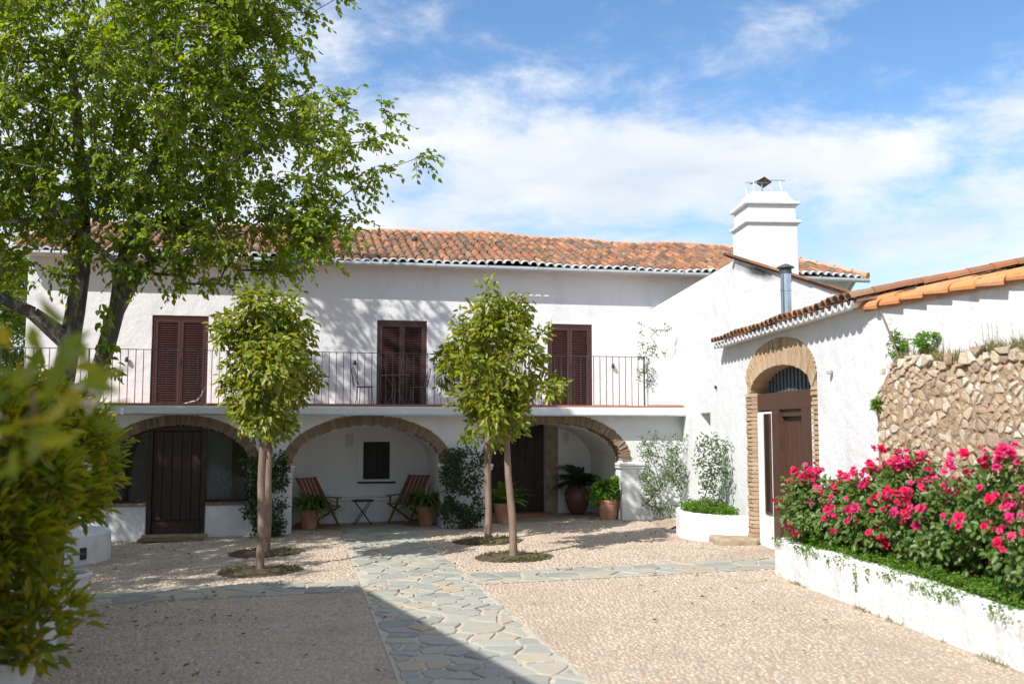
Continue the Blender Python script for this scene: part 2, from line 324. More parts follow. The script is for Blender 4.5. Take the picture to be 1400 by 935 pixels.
def spray_leaves(rs, C, O, k, length, m, L, W, droop=.5):
    """k drooping twigs from each centre, m leaves along each; returns leaf geometry and twig geometry"""
    n = len(C) * k; B = np.repeat(C, k, 0) - np.repeat(O, k, 0) * .12; d = nrm(np.repeat(O, k, 0) * .55 + rs.normal(size=(n, 3)) * .75 + np.array([0, 0, .05]))
    ln = length * rs.uniform(.55, 1.15, (n, 1)); parts = []; pts = [B]
    for i in range(1, m + 1):
        u = i / m; pts.append(B + d * ln * u - np.array([0, 0, 1.]) * ln * droop * u * u)
    for i in range(1, m + 1):
        for sd in ((-1, 1) if i < m else (0,)):
            P = pts[i] + rs.normal(size=(n, 3)) * .012; t = nrm(pts[i] - pts[i - 1]); sv = nrm(np.cross(t, np.array([0, 0, 1.])) + rs.normal(size=(n, 3)) * .25)
            D = nrm(t * .55 + sv * sd * .75 + np.array([0, 0, -.40]) + rs.normal(size=(n, 3)) * .35); Nn = nrm(LEAN + rs.normal(size=(n, 3)) * .42); sc = rs.uniform(.55, 1.15, n)
            parts.append(leaf_geo(P, D, Nn, L * sc, W * sc))
    tv = []; tf = []; o = 0
    for i in range(m):
        a, b = pts[i], pts[i + 1]; w = nrm(np.cross(b - a, np.array([0, 0, 1.]))) * .004; z = np.array([0, 0, .004])
        tv.append(np.stack([a - w, a + w, b + w, b - w, a - z, a + z, b + z, b - z], 1).reshape(-1, 3)); base = (np.arange(n) * 8)[:, None] + o
        tf += [base + np.array([[0, 1, 2, 3]]), base + np.array([[4, 5, 6, 7]])]; o += n * 8
    return parts, (np.concatenate(tv), np.concatenate(tf))
def in_ellipsoids(rs, ells, n, shell=.35):
    pts = []; outs = []
    w = np.array([e[1][0] * e[1][1] * e[1][2] for e in ells]); w = w / w.sum()
    for (c, r), k in zip(ells, np.maximum(1, (w * n).astype(int))):
        d = nrm(rs.normal(size=(k, 3))); q = shell + (1 - shell) * rs.random((k, 1)) ** .6
        pts.append(np.array(c) + d * q * np.array(r)); outs.append(d)
    return np.concatenate(pts), np.concatenate(outs)
class Tree:
    """skeleton of nodes grown towards scattered targets; radius from the number of twigs carried"""
    def __init__(s): s.p = []; s.par = []; s.minr = []
    def node(s, p, par=-1, minr=0): s.p.append(np.array(p, float)); s.par.append(par); s.minr.append(minr); return len(s.p) - 1
    def limb(s, pts, par, r0, r1):
        for i, q in enumerate(pts): par = s.node(q, par, r0 + (r1 - r0) * i / max(1, len(pts) - 1))
        return par
    def grow(s, targets, rs, root, skip=0, step=.55, wob=.10):
        order = np.argsort(np.linalg.norm(targets - np.array(root), axis=1)); tips = []
        for t in targets[order]:
            A = np.array(s.p[skip:]); d = np.linalg.norm(A - t, axis=1) + np.maximum(0, A[:, 2] - t[2]) * .5
            i = int(np.argmin(d)) + skip; a = s.p[i]; L = np.linalg.norm(t - a); m = max(1, int(L / step)); par = i
            for k in range(1, m + 1):
                u = k / m; q = a + (t - a) * u + np.array([0, 0, .12 * L * math.sin(math.pi * u)]) + rs.normal(size=3) * wob * (k < m)
                par = s.node(q, par)
            tips.append(par)
        return tips
    def mesh(s, name, rt=.007, expo=.46, n=6):
        cnt = np.zeros(len(s.p)); has = np.zeros(len(s.p), bool)
        for i in range(len(s.p)):
            if s.par[i] >= 0: has[s.par[i]] = True
        cnt[~has] = 1
        for i in range(len(s.p) - 1, -1, -1):
            if s.par[i] >= 0: cnt[s.par[i]] += cnt[i]
        R = np.maximum(rt * np.maximum(cnt, 1) ** expo, np.array(s.minr)); mb = MB()
        for i in range(len(s.p)):
            j = s.par[i]
            if j < 0: continue
            r1 = R[i]; r0 = min(R[j], R[i] * 1.35 + .004) if s.minr[i] == 0 else R[j]
            mb.tube([s.p[j], s.p[i]], [r0, r1], n if r1 > .03 else 4, cap=False)
        return mb.mesh(name, smooth=True)

# ------------------------------------------------------------------ ground, paths, pebbles
TH = math.atan(.21); CT, ST = math.cos(TH), math.sin(TH); HY = 20.83
def uv2w(u, v): return (u * CT - v * ST, HY + u * ST + v * CT)
def w2uv(x, y): return (x * CT + (y - HY) * ST, -x * ST + (y - HY) * CT)
xs = [-400, -60, -12, -8, -4, 0, 4, 8, 12, 60, 400]; ys = [-300, -20, 0, 6, 12, 18, 24, 30, 60, 200, 700]
V = [(x, y, gz(x) - .02) for y in ys for x in xs]; nx = len(xs)
qf = [(j * nx + i, j * nx + i + 1, (j + 1) * nx + i + 1, (j + 1) * nx + i) for j in range(len(ys) - 1) for i in range(nx - 1)]
link('ground', qmesh('ground', V, qf), far_m, kind='structure')
V = [(x, y, gz(x)) for y in (-6, 8, 16, 26) for x in (-12, -6, 0, 6, 9)]
qf = [(j * 5 + i, j * 5 + i + 1, (j + 1) * 5 + i + 1, (j + 1) * 5 + i) for j in range(3) for i in range(4)]
link('yard_paving', qmesh('yard_paving', V, qf), bed_m, kind='structure')
PU0, PU1 = -3.46, -2.08                           # main path across u
CV0, CV1 = -7.52, -6.62                           # cross path across v
PITS = [(-3.66, 14.68, .58), (-4.10, 16.87, .60), (.03, 15.64, .58), (-.43, 17.92, .60)]
def clip(poly, px, py, nx_, ny_):                  # keep side where (p-P).n <= 0
    out = []; n = len(poly)
    for i in range(n):
        a, b = poly[i], poly[(i + 1) % n]; da = (a[0] - px) * nx_ + (a[1] - py) * ny_; db = (b[0] - px) * nx_ + (b[1] - py) * ny_
        if da <= 0: out.append(a)
        if (da < 0 < db) or (db < 0 < da):
            t = da / (da - db); out.append((a[0] + (b[0] - a[0]) * t, a[1] + (b[1] - a[1]) * t))
    return out
def voronoi(pts, x0, x1, y0, y1, gap, r=None):
    pts = np.array(pts); cells = []
    for i, p in enumerate(pts):
        j = [r.uniform(-.045, .03) if r else 0 for _ in range(4)]; poly = [(x0 - j[0], y0 - j[1]), (x1 + j[2], y0 - j[1]), (x1 + j[2], y1 + j[3]), (x0 - j[0], y1 + j[3])]; d = np.linalg.norm(pts - p, axis=1)
        for j in np.argsort(d)[1:18]:
            if not poly: break
            n = (pts[j] - p) / d[j]; m = (pts[j] + p) / 2 - n * gap / 2; poly = clip(poly, m[0], m[1], n[0], n[1])
        if len(poly) >= 3: cells.append((p, poly))
    return cells
def flag_path(name, u0, u1, v0, v1, du, dv, label_rng):
    bed = MB(); steps = 14
    for i in range(steps + 1):
        for (a, b) in (((u0 - .04, v0 + (v1 - v0) * i / steps), (u1 + .04, v0 + (v1 - v0) * i / steps)),) if v1 - v0 > u1 - u0 else (((u0 + (u1 - u0) * i / steps, v0 - .04), (u0 + (u1 - u0) * i / steps, v1 + .04)),):
            for q in (a, b):
                w = uv2w(*q); bed.v.append((w[0], w[1], gz(w[0]) + .006))
    for i in range(steps):
        f = (2 * i, 2 * i + 1, 2 * i + 3, 2 * i + 2); bed.f.append(f if v1 - v0 > u1 - u0 else f[::-1])
    root = bed.build(name, joint_m, kind='structure')
    r = random.Random(label_rng); pts = []; j = 0; v = v0
    while v < v1 + dv:
        u = u0 - du * (.5 if j % 2 else 0)
        while u < u1 + du:
            if r.random() > .15: pts.append((u + r.uniform(-.46, .46) * du, v + r.uniform(-.46, .46) * dv))
            u += du
        v += dv; j += 1
    for p, poly in voronoi(pts, u0, u1, v0, v1, .042, r):
        A = sum(poly[i][0] * poly[(i + 1) % len(poly)][1] - poly[(i + 1) % len(poly)][0] * poly[i][1] for i in range(len(poly))) / 2
        if abs(A) < .008: continue
        c = (sum(q[0] for q in poly) / len(poly), sum(q[1] for q in poly) / len(poly)); w0 = uv2w(*c)
        if w0[0] > 3.75 or any((w0[0] - a) ** 2 + (w0[1] - b) ** 2 < k * k for a, b, k in PITS): continue
        ring = []
        for i in range(len(poly)):
            a, b = poly[i], poly[(i + 1) % len(poly)]; l = math.dist(a, b)
            if l < .02: continue
            ring.append(a)
            if l > .09: ring += [(a[0] + (b[0] - a[0]) * k_ + r.uniform(-.013, .013), a[1] + (b[1] - a[1]) * k_ + r.uniform(-.013, .013)) for k_ in (.33, .67)]
        if len(ring) < 3: continue
        mb = MB(); n = len(ring); h = .010 + r.uniform(0, .010); tx, ty = r.uniform(-.025, .025), r.uniform(-.025, .025)
        for sc, z in ((1, -.02), (1, h - .006), (.955, h)):
            for q in ring:
                x, y = c[0] + (q[0] - c[0]) * sc, c[1] + (q[1] - c[1]) * sc; w = uv2w(x, y)
                mb.v.append((w[0] - w0[0], w[1] - w0[1], gz(w[0]) - gz(w0[0]) + z + (tx * (x - c[0]) + ty * (y - c[1]) if z > 0 else 0)))
        mb.f = [(i + k * n, (i + 1) % n + k * n, (i + 1) % n + (k + 1) * n, i + (k + 1) * n) for k in (0, 1) for i in range(n)] + [tuple(range(2 * n, 3 * n))]
        mb.build('flagstone', flag_m, root, loc=(w0[0], w0[1], gz(w0[0]) + .006))
flag_path('path', PU0, PU1, -13.6, .9, .27, .265, 3)
flag_path('cross_path', -10.0, PU0 - .06, CV0, CV1, .42, .30, 5)
flag_path('cross_path', PU1 + .06, 5.2, CV0, CV1, .42, .30, 6)
def pebbles():
    rs = np.random.RandomState(4); P = []
    for y0, y1, sp in ((6.8, 13.2, .050), (13.2, 22.4, .060)):
        gx, gy = np.meshgrid(np.arange(-8.8, 4.3, sp), np.arange(y0, y1, sp)); q = np.stack([gx.ravel(), gy.ravel()], 1)
        q += rs.uniform(-.42, .42, q.shape) * sp; P.append(np.concatenate([q, np.full((len(q), 1), sp)], 1))
    P = np.concatenate(P); x, y = P[:, 0], P[:, 1]
    u = x * CT + (y - HY) * ST; v = -x * ST + (y - HY) * CT
    k = (np.abs(x) < .55 * y + .9) & (v < .5) & ~((u > PU0 - .05) & (u < PU1 + .05)) & ~((v > CV0 - .05) & (v < CV1 + .05)) & np.where(y < 13.4, x < 3.98 - (y - 8) * .1, x < 5.02 - .066 * y) & ~(((x - 3.9) / .93) ** 2 + ((y - 18.05) / 1.16) ** 2 < 1)
    for a, b, r in PITS: k &= (x - a) ** 2 + (y - b) ** 2 > (r + .02) ** 2
    P = P[k]; n = len(P); S = P[:, 2] * rs.uniform(.34, .62, n); ang = rs.uniform(0, TAU, n); el = rs.uniform(.6, 1., n); h = S * rs.uniform(.2, .42, n)
    m = 6; t = np.arange(m) / m * TAU
    def ring(sc, z):
        a = np.cos(t)[None] * S[:, None] * sc; b = np.sin(t)[None] * (S * el)[:, None] * sc
        X = P[:, :1] + a * np.cos(ang)[:, None] - b * np.sin(ang)[:, None]; Y = P[:, 1:2] + a * np.sin(ang)[:, None] + b * np.cos(ang)[:, None]
        return np.stack([X, Y, .0205 * (X + 5) + z[:, None]], 2)
    Vv = np.concatenate([ring(1, np.full(n, -.004)), ring(.72, h * .75), ], 1)
    top = np.stack([P[:, 0], P[:, 1], .0205 * (P[:, 0] + 5) + h], 1)[:, None]
    Vv = np.concatenate([Vv, top], 1).reshape(-1, 3); base = np.arange(n) * (2 * m + 1)
    F3 = []
    for i in range(m):
        j = (i + 1) % m
        F3 += [np.stack([base + i, base + j, base + m + j], 1), np.stack([base + i, base + m + j, base + m + i], 1), np.stack([base + m + i, base + m + j, base + 2 * m], 1)]
    o = link('cobble_pebbles', qmesh('cobble_pebbles', Vv, np.concatenate(F3), smooth=True), peb_m, kind='stuff', label='small tan and grey pebbles set over the yard', cat='pebbles')
pebbles()

# ------------------------------------------------------------------ shared small pieces
def tile_mesh(name, L=.42, r0=.098, r1=.078, th=.014, n=6):
    mb = MB(); V = []
    for (y, r) in ((0, r0), (L, r1)):
        for rr in (r, r - th):
            for i in range(n + 1):
                a = math.pi * i / n; V.append((rr * math.cos(a), y, rr * math.sin(a) * .85))
    k = n + 1; Fs = []
    for i in range(n):
        Fs += [(i, i + 1, i + 1 + 2 * k, i + 2 * k), (i + k, i + 3 * k, i + 1 + 3 * k, i + 1 + k), (i, i + k, i + 1 + k, i + 1)]
    Fs += [(0, 2 * k, 3 * k, k), (n, n + k, n + 3 * k, n + 2 * k)]
    mb.add(V, Fs); return mb
TILE = tile_mesh('tile'); tile_me = TILE.mesh('tile')
def brick_meshes(k, mat):
    out = []
    for s in range(k):
        r = random.Random(100 + s); mb = MB().box(-.5, .5, -.5, .5, -.5, .5)
        mb.v = [(x * (1 + r.uniform(-.07, .03)), y * (1 + r.uniform(-.05, .02)), z * (1 + r.uniform(-.14, .04))) for x, y, z in mb.v]
        me = mb.mesh('brick'); me.materials.append(mat); out.append(me)
    return out
bricks_a = brick_meshes(5, brick_m); bricks_b = brick_meshes(5, brick_pale)
def ell(c, a, z, b, t): return (c + a * math.cos(t), z + b * math.sin(t))

# ------------------------------------------------------------------ main house (local u, v, z)
house = empty('main_house', (0, HY, 0), TH, label='long two storey white house with red tiled roof, balcony and brick arcade', cat='house')
ARCH = [(-6.60, 1.32, 1.38, .77), (-2.96, 1.50, 1.36, .79), (.97, 1.42, 1.40, .80)]   # centre, half span, spring height, rise
RING = .205
poly = [(-10.3, -.5)]
for c, a, z, b in ARCH:
    poly += [(c - a, -.5), (c - a, z), (c - a - RING, z)] + [ell(c, a + RING, z, b + RING, math.pi - math.pi * i / 28) for i in range(1, 28)] + [(c + a + RING, z), (c + a, z), (c + a, -.5)]
poly += [(3.95, -.5), (3.95, 2.425), (-10.3, 2.425)]
bevel(MB().prism_xz(poly, 0, .45).build('arcade_wall', white, house), .015)
for ai, (c, a, z, b) in enumerate(ARCH):
    inn = [ell(c, a + .015, z, b + .015, math.pi * i / 32) for i in range(33)]; outr = [ell(c, a + RING - .003, z, b + RING - .003, math.pi * i / 32) for i in range(33)]
    mb = MB()
    for i in range(32):
        mb.add([(p[0], y, p[1]) for y in (.012, .44) for p in (inn[i], outr[i], outr[i + 1], inn[i + 1])], [(0, 1, 2, 3), (4, 7, 6, 5), (0, 3, 7, 4), (1, 5, 6, 2)])
    ring = mb.build('brick_arch', mortar, house)
    # bricks set on edge round the curve
    T = np.linspace(0, math.pi, 400); pts = np.array([ell(c, a + RING / 2, z, b + RING / 2, t) for t in T]); sl = np.concatenate([[0], np.cumsum(np.linalg.norm(np.diff(pts, axis=0), axis=1))])
    nb = int(sl[-1] / .047)
    for k in range(nb):
        t = float(np.interp((k + .5) / nb * sl[-1], sl, T)); p = ell(c, a + RING / 2, z, b + RING / 2, t)
        nx_, nz_ = math.cos(t) * (b + .1), math.sin(t) * (a + .1); ang = math.atan2(nz_, nx_)
        link('brick', rnd.choice(bricks_a), None, ring, (p[0] + math.cos(ang) * (o_ := rnd.uniform(-.012, .012)), .212 + rnd.uniform(-.018, .012), p[1] + math.sin(ang) * o_), (0, -ang + rnd.uniform(-.05, .05), rnd.uniform(-.02, .02)), (RING * rnd.uniform(.9, 1.08), .46, .036 * rnd.uniform(.75, 1.12)))
    # barrel vault and side walls behind
    mb = MB(); prof = [(c - a - .02, -.5)] + [ell(c, a + .02, z, b + .02, math.pi - math.pi * i / 24) for i in range(25)] + [(c + a + .02, -.5)]
    for i in range(len(prof) - 1):
        (x0, z0), (x1, z1) = prof[i], prof[i + 1]; mb.add([(x0, .43, z0), (x1, .43, z1), (x1, 2.43, z1), (x0, 2.43, z0)], [(0, 3, 2, 1)])
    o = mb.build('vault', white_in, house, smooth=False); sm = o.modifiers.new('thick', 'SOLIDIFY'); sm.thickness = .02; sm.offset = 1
for x0, x1 in ((-5.30, -4.44), (-1.48, -.43), (2.37, 2.9)):          # impost mouldings
    mb = MB().box(x0 - .03, x1 + .03, -.045, .47, 1.30, 1.36).box(x0 - .015, x1 + .015, -.02, .46, 1.24, 1.299)
    bevel(mb.build('impost', white, house), .012)
# back wall of the arcade with window and door openings
BV = 2.417
mb = MB()
for x0, x1, z0, z1 in ((-10.3, -2.92, -.5, 2.42), (-2.92, -2.32, -.5, .95), (-2.92, -2.32, 1.79, 2.42), (-2.32, .02, -.5, 2.42), (.02, 1.30, 2.25, 2.42), (1.30, 4.1, -.5, 2.42)):
    mb.box(x0, x1, BV, BV + .4, z0, z1)
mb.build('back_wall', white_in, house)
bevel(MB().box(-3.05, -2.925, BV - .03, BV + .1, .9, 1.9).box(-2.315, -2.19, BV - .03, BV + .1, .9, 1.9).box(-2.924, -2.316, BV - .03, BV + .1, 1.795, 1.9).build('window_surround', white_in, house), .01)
win = MB().box(-2.92, -2.32, BV + .16, BV + .2, .95, 1.79).build('window_shutter', pane_dark, house)
for i in range(4): MB().box(-2.9 + i * .147, -2.9 + i * .147 + .13, BV + .135, BV + .158, .98, 1.77).build('plank', pane_dark, win)
MB().box(-3.05, -2.19, BV - .05, BV + .14, .86, .899).build('window_sill', wood_dark, house)
bevel(MB().box(-3.31, -3.14, BV - .05, BV - .002, 1.69, 1.97).build('meter_box', plaque_m, house), .01)
MB().box(1.75, 1.87, BV - .02, BV - .002, 1.72, 2.0).build('wall_plaque', plaque_m, house)
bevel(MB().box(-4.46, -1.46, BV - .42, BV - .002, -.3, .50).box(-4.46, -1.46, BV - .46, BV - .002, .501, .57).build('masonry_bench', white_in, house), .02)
for x0, x1 in ((1.30, 1.60), (-.26, .02)): MB().box(x0, x1, BV - .04, BV - .002, 0, 2.3).build('door_jamb', stone_step, house)
door = MB().box(.03, 1.29, BV + .14, BV + .18, .05, 2.25).build('arcade_door', wood_dark, house)
for i in range(6): MB().box(.05 + i * .205, .05 + i * .205 + .19, BV + .115, BV + .139, .14, 2.22).build('plank', wood_dark, door)
for zz in (.55, 1.2, 1.85): MB().box(.05, 1.27, BV + .09, BV + .114, zz, zz + .1).build('rail', wood_dark, door)
MB().box(-.1, 1.45, BV - .3, BV + .1, -.1, .15).build('threshold', terracotta_floor, house)
# glazed arch
c, a, z, b = ARCH[0]
for x0, x1 in ((c - a, -7.20), (-6.11, c + a)):
    lw = bevel(MB().box(x0, x1, .05, .34, -.4, .60).build('low_wall', white, house), .015)
    n = max(3, int((x1 - x0) / .14)); st = (x1 - x0) / n
    for i in range(n): link('brick', rnd.choice(bricks_a), None, lw, (x0 + st * (i + .5), .18, .63), (0, 0, 0), (st * .94, .36, .055))
    pp = [(x0 + .01, .66), (x1 - .01, .66)]; m = 14
    pp += [(x, z + b * math.sqrt(max(0, 1 - ((x - c) / a) ** 2)) - .01) for x in np.linspace(x1 - .012, x0 + .012, m)]
    MB().prism_xz(pp, .2, .212).build('glass_pane', glass, house)
    MB().tube([(p[0], .206, p[1]) for p in pp[2:]], .022, 6).build('window_frame', wood_dark, house)
    MB().box(x0, x1, .18, .235, .66, .70).build('window_frame', wood_dark, house)
door = MB().box(-7.2, -7.11, .04, .2, 0, 2.14).box(-6.2, -6.11, .04, .2, 0, 2.14).box(-7.109, -6.201, .04, .2, 2.05, 2.14).build('entrance_door', wood_dark, house)
MB().box(-7.108, -6.202, .13, .16, .0, 2.048).build('door_board', wood_dark, door)
for i in range(5): bevel(MB().box(-7.1 + i * .18, -7.1 + i * .18 + .168, .10, .129, .32, 2.03).build('plank', wood_dark, door), .006, 1)
for zz, h in ((.03, .26),): MB().box(-7.1, -6.21, .085, .129, zz, zz + h).build('kick_board', wood_dark, door)
for zz in (.75, 1.35):
    for i in range(5): MB().lathe([(.0, -.012), (.016, -.01), (.02, 0), (.016, .01)], 8).build('stud', iron, door, loc=(-7.02 + i * .18, .096, zz), rot=(math.radians(90), 0, 0))
MB().box(-7.25, -6.05, -.12, .1, -.2, .06).build('doorstep', stone_step, house)
MB().box(-7.85, -7.3, 2.0, 2.4, 0, 1.9).box(-5.75, -5.42, 2.0, 2.4, 0, 1.8).build('inner_pier', stone_step, house)
sc_ = MB().tube([(-5.30, 1.3, 1.35), (-5.36, 1.3, 1.28), (-5.38, 1.3, 1.4)], .012, 6).lathe([(.02, 1.4), (.05, 1.42), (.06, 1.52), (.03, 1.58)], 10, (-5.38, 1.3)).build('wall_sconce', iron, house)
# balcony
bevel(MB().box(-10.3, 4.0, -.2, 3.37, 2.43, 2.54).build('balcony_slab', white, house), .01)
MB().box(-10.3, 4.3, -.225, 3.372, 2.543, 2.572).build('balcony_floor', terracotta_floor, house)
g = [(-.205, 2.53), (-.30, 2.53), (-.33, 2.50), (-.33, 2.38), (-.30, 2.35), (-.205, 2.35)]
mb = MB(); n = len(g); mb.add([(u, p[0], p[1]) for u in (-10.3, 3.72) for p in g], [tuple(range(n)), tuple(range(2 * n - 1, n - 1, -1))] + [(i, i + n, (i + 1) % n + n, (i + 1) % n) for i in range(n)])
mb.build('balcony_gutter', white, house)
MB().tube([(-10.3, -.335, 2.36), (3.72, -.335, 2.36)], .016, 6).build('gutter_lip', zinc, house)
rail = MB().bar((-10.3, -.1, 3.615), (2.88, -.1, 3.615), .035, .012).build('balcony_railing', iron_green, house)
bar_me = MB().box(-.0065, .0065, -.0065, .0065, 2.572, 3.61).mesh('bar'); bar_me.materials.append(iron_green)
u = -10.28; i = 0
while u < 2.86:
    link('bar', bar_me, None, rail, (u, -.1, 0), None, (1.9, 1.9, 1) if i % 14 == 0 else (1, 1, 1)); u += .1415; i += 1
MB().box(2.86, 2.89, -.115, -.085, 2.572, 3.62).build('end_post', iron_green, rail)
MB().tube([(2.87, -.1, 3.6), (2.87, .1, 3.6)], .01, 6).build('stay', iron_green, rail)
bevel(MB().box(2.98, 3.95, -.12, .1, 2.574, 3.60).build('balcony_parapet', white, house), .03)
# upper wall with three shuttered doors
DOORS = [(-7.66, -6.43), (-2.57, -1.38), (1.61, 2.75)]
UV = 3.376
poly = [(-10.33, 2.3)]
for x0, x1 in DOORS: poly += [(x0, 2.3), (x0, 4.66), (x1, 4.66), (x1, 2.3)]
poly += [(9.9, 2.3), (9.9, 6.0), (-10.33, 6.0)]
bevel(MB().prism_xz(poly, UV, UV + .35).build('upper_wall', white, house), .012)
MB().box(-10.3, 9.88, UV + .352, 10.2, -.5, 6.0).build('house_body', white, house)
prev = -10.3
for x0, x1 in DOORS + [(3.7, 3.7)]:
    MB().box(prev, x0 - .002, UV - .03, UV - .002, 2.573, 2.67).build('skirting', terracotta_floor, house); prev = x1 + .002
def shutter(x0, x1, z0=2.575, z1=4.655, v=UV + .05):
    fr = MB().box(x0, x0 + .06, v - .02, v + .06, z0, z1).box(x1 - .06, x1, v - .02, v + .06, z0, z1).box(x0 + .061, x1 - .061, v - .02, v + .06, z1 - .06, z1).build('shutter_door', shutter_m, house)
    mid = (x0 + x1) / 2; lw = mid - x0 - .066
    MB().box(x0 + .062, x1 - .062, v + .045, v + .06, z0, z1 - .062).build('backing', pane_dark, fr)
    sl = MB().box(0, lw - .13, -.022, .022, -.004, .004).mesh('slat'); sl.materials.append(shutter_m)
    for s0 in (x0 + .063, mid + .003):
        MB().box(s0, s0 + .062, v - .012, v + .03, z0, z1 - .064).box(s0 + lw - .062, s0 + lw, v - .012, v + .03, z0, z1 - .064).box(s0 + .0625, s0 + lw - .0625, v - .012, v + .03, z0, z0 + .1) \
            .box(s0 + .0625, s0 + lw - .0625, v - .012, v + .03, z1 - .14, z1 - .0645).build('leaf_frame', shutter_m, fr)
        k = 0; zz = z0 + .125
        while zz < z1 - .15:
            link('slat', sl, None, fr, (s0 + .065, v + .008, zz), (math.radians(42), 0, 0)); zz += .053
    MB().box(mid - .02, mid + .02, v - .03, v - .013, z0 + .95, z0 + 1.12).build('latch', iron, fr)
for x0, x1 in DOORS: shutter(x0, x1)
for uu in (-8.18, -3.09, 3.27):
    MB().lathe([(.035, 0), (.045, .04), (.03, .1), (.012, .12)], 10).build('wall_lamp', iron, house, loc=(uu, UV - .06, 3.58))
# roof
RV, RZ, RT = 2.98, 6.05, .36
UL, UR, HIP = -10.6, 10.15, 7.75
RLEN = 3.8
def sag(u, w): return .030 * math.sin(u * .9 + 1) + .022 * math.sin(u * 2.3) + .04 * math.sin(u * .37 + 2) * (w / RLEN)
def rp(u, w, h=0): return (u, RV + w, RZ + w * RT + sag(u, w) + h)
mb = MB(); us = np.linspace(UL, UR, 84); ws = np.linspace(0, RLEN, 8)
def ulim(w): return UR - (UR - HIP) * w / RLEN
for uu in us:
    for w in ws: mb.v.append(rp(min(uu, ulim(w)), w))
for i in range(len(us) - 1):
    for j in range(len(ws) - 1): mb.f.append((i * 8 + j, (i + 1) * 8 + j, (i + 1) * 8 + j + 1, i * 8 + j + 1))
roof = mb.build('roof', tile_base, house)
zr = RZ + RLEN * RT
MB().add([(UL, RV + RLEN, zr - .05), (HIP, RV + RLEN, zr - .05), (UR, 10.6, RZ - .02), (UL, 10.6, RZ - .02), (UR, RV, RZ - .03)], [(0, 1, 2, 3), (1, 4, 2)]).build('rear_slope', tile_base, roof)
MB().add([(UL + .2, RV + .3, RZ), (UL + .2, RV + RLEN, zr - .06), (UL + .2, 10.5, RZ)], [(0, 1, 2)]).build('gable', white, roof)
SP = .212; ncol = int((UR - UL) / SP); step = .292; tilt = math.atan(RT) + .035
bulk = MB()
tile_me.materials.append(tile_o)
cap = tile_mesh('cap', .13, .108, .106, .03).mesh('eave_cap'); cap.materials.append(white)
for ci in range(ncol):
    u = UL + .1 + ci * SP
    for rj in range(13):
        w = rj * step - .02
        if u > ulim(max(0, w)) - .05: continue
        p = rp(u + rnd.uniform(-.012, .012), w, .012 + rnd.uniform(-.006, .008)); rot = (tilt + rnd.uniform(-.02, .02), rnd.uniform(-.05, .05), rnd.uniform(-.035, .035))
        if rj < 3 and (rj < 2 or ci > ncol - 104): link('tile', tile_me, None, roof, p, rot)
        else:
            R = Matrix.Translation(p) @ Matrix.Rotation(rot[2], 4, 'Z') @ Matrix.Rotation(rot[1], 4, 'Y') @ Matrix.Rotation(rot[0], 4, 'X')
            bulk.add([R @ Vector(q) for q in TILE.v], TILE.f)
    link('eave_cap', cap, None, roof, rp(u, -.07, -.02), (tilt - .04, 0, rnd.uniform(-.03, .03)))
bulk.build('tile_field', tile_i, roof, kind='stuff')
mb = MB()
for uu in np.arange(UL, HIP, .4): mb.tube([rp(uu, RLEN, .0), rp(uu + .43, RLEN, .015)], [.11, .095], 8)
for k in range(9):
    w0, w1 = RLEN * (1 - k / 9), RLEN * (1 - (k + 1) / 9) - .05; mb.tube([rp(ulim(w0), w0, .03), rp(ulim(max(0, w1)), max(0, w1), .04)], [.095, .11], 8)
mb.build('ridge', ridge_m, roof)
bevel(MB().box(-10.45, 9.95, RV + .06, UV - .002, 5.93, 6.03).build('cornice', white, roof), .02)
gt = MB().tube([(-10.6, RV - .06, 5.945), (10.15, RV - .06, 5.93)], .055, 8).build('roof_gutter', zinc_dull, roof)
for uu in np.arange(-10, 10, 1.25): MB().box(uu - .012, uu + .012, RV - .12, RV + .06, 5.955, 6.01).build('bracket', zinc_dull, roof)
MB().tube([(9.75, RV - .06, 5.94), (9.75, RV + .2, 5.75), (9.75, UV - .06, 5.6), (9.75, UV - .06, .1)], .045, 8).build('downpipe', zinc_dull, house)
MB().tube([rp(-1.62, 1.0, 0), rp(-1.62, 1.0, .3)], .05, 8).build('roof_vent', terracotta, roof)
MB().lathe([(.07, 0), (.075, .05), (.05, .1)], 10).build('vent_cap', iron, roof, loc=rp(-1.62, 1.0, .3))

# ------------------------------------------------------------------ side wing (local e east, s along the wall away from the yard's near end)
wing = empty('side_wing', (4.33, 11.8, 0), math.atan(.066), label='white side building with arched brick doorway, square chimney and steel flue', cat='building')
def prism_yz(poly, x0, x1):                        # poly (s,z) seen from -x: listed clockwise as seen from the yard
    mb = MB(); n = len(poly)
    return mb.add([(x0, y, z) for y, z in poly] + [(x1, y, z) for y, z in poly], [tuple(range(n - 1, -1, -1)), tuple(range(n, 2 * n))] + [(i, (i + 1) % n, (i + 1) % n + n, i + n) for i in range(n)])
IC, IA, IZ, IB = 3.52, 1.40, 2.66, .40            # inner arch of the doorway
OC, OA, OZ, OB = 3.55, 1.62, 2.86, .62            # outer edge of the brick
poly = [(-.02, -.4), (OC - OA, -.4), (OC - OA, OZ)] + [ell(OC, OA, OZ, OB, math.pi - math.pi * i / 28) for i in range(1, 28)] + [(OC + OA, OZ), (OC + OA, -.4), (5.678, -.4), (5.678, 3.62), (-.02, 3.62)]
bevel(prism_yz(poly, 0, .34).build('door_wall', white, wing), .015)
poly = [(5.984, -.4), (7.53, -.4), (7.53, 2.39), (8.3, 2.39), (8.3, -.4), (13.6, -.4), (13.6, 5.07), (5.984, 5.07)]
bevel(prism_yz(poly, 0, .34).build('yard_wall', white, wing), .015)
MB().box(.02, .3, 7.535, 8.295, -.3, .45).build('niche_sill', white, wing)
MB().box(.36, .42, 7.4, 8.4, -.3, 2.5).build('niche_door', wood_dark, wing)
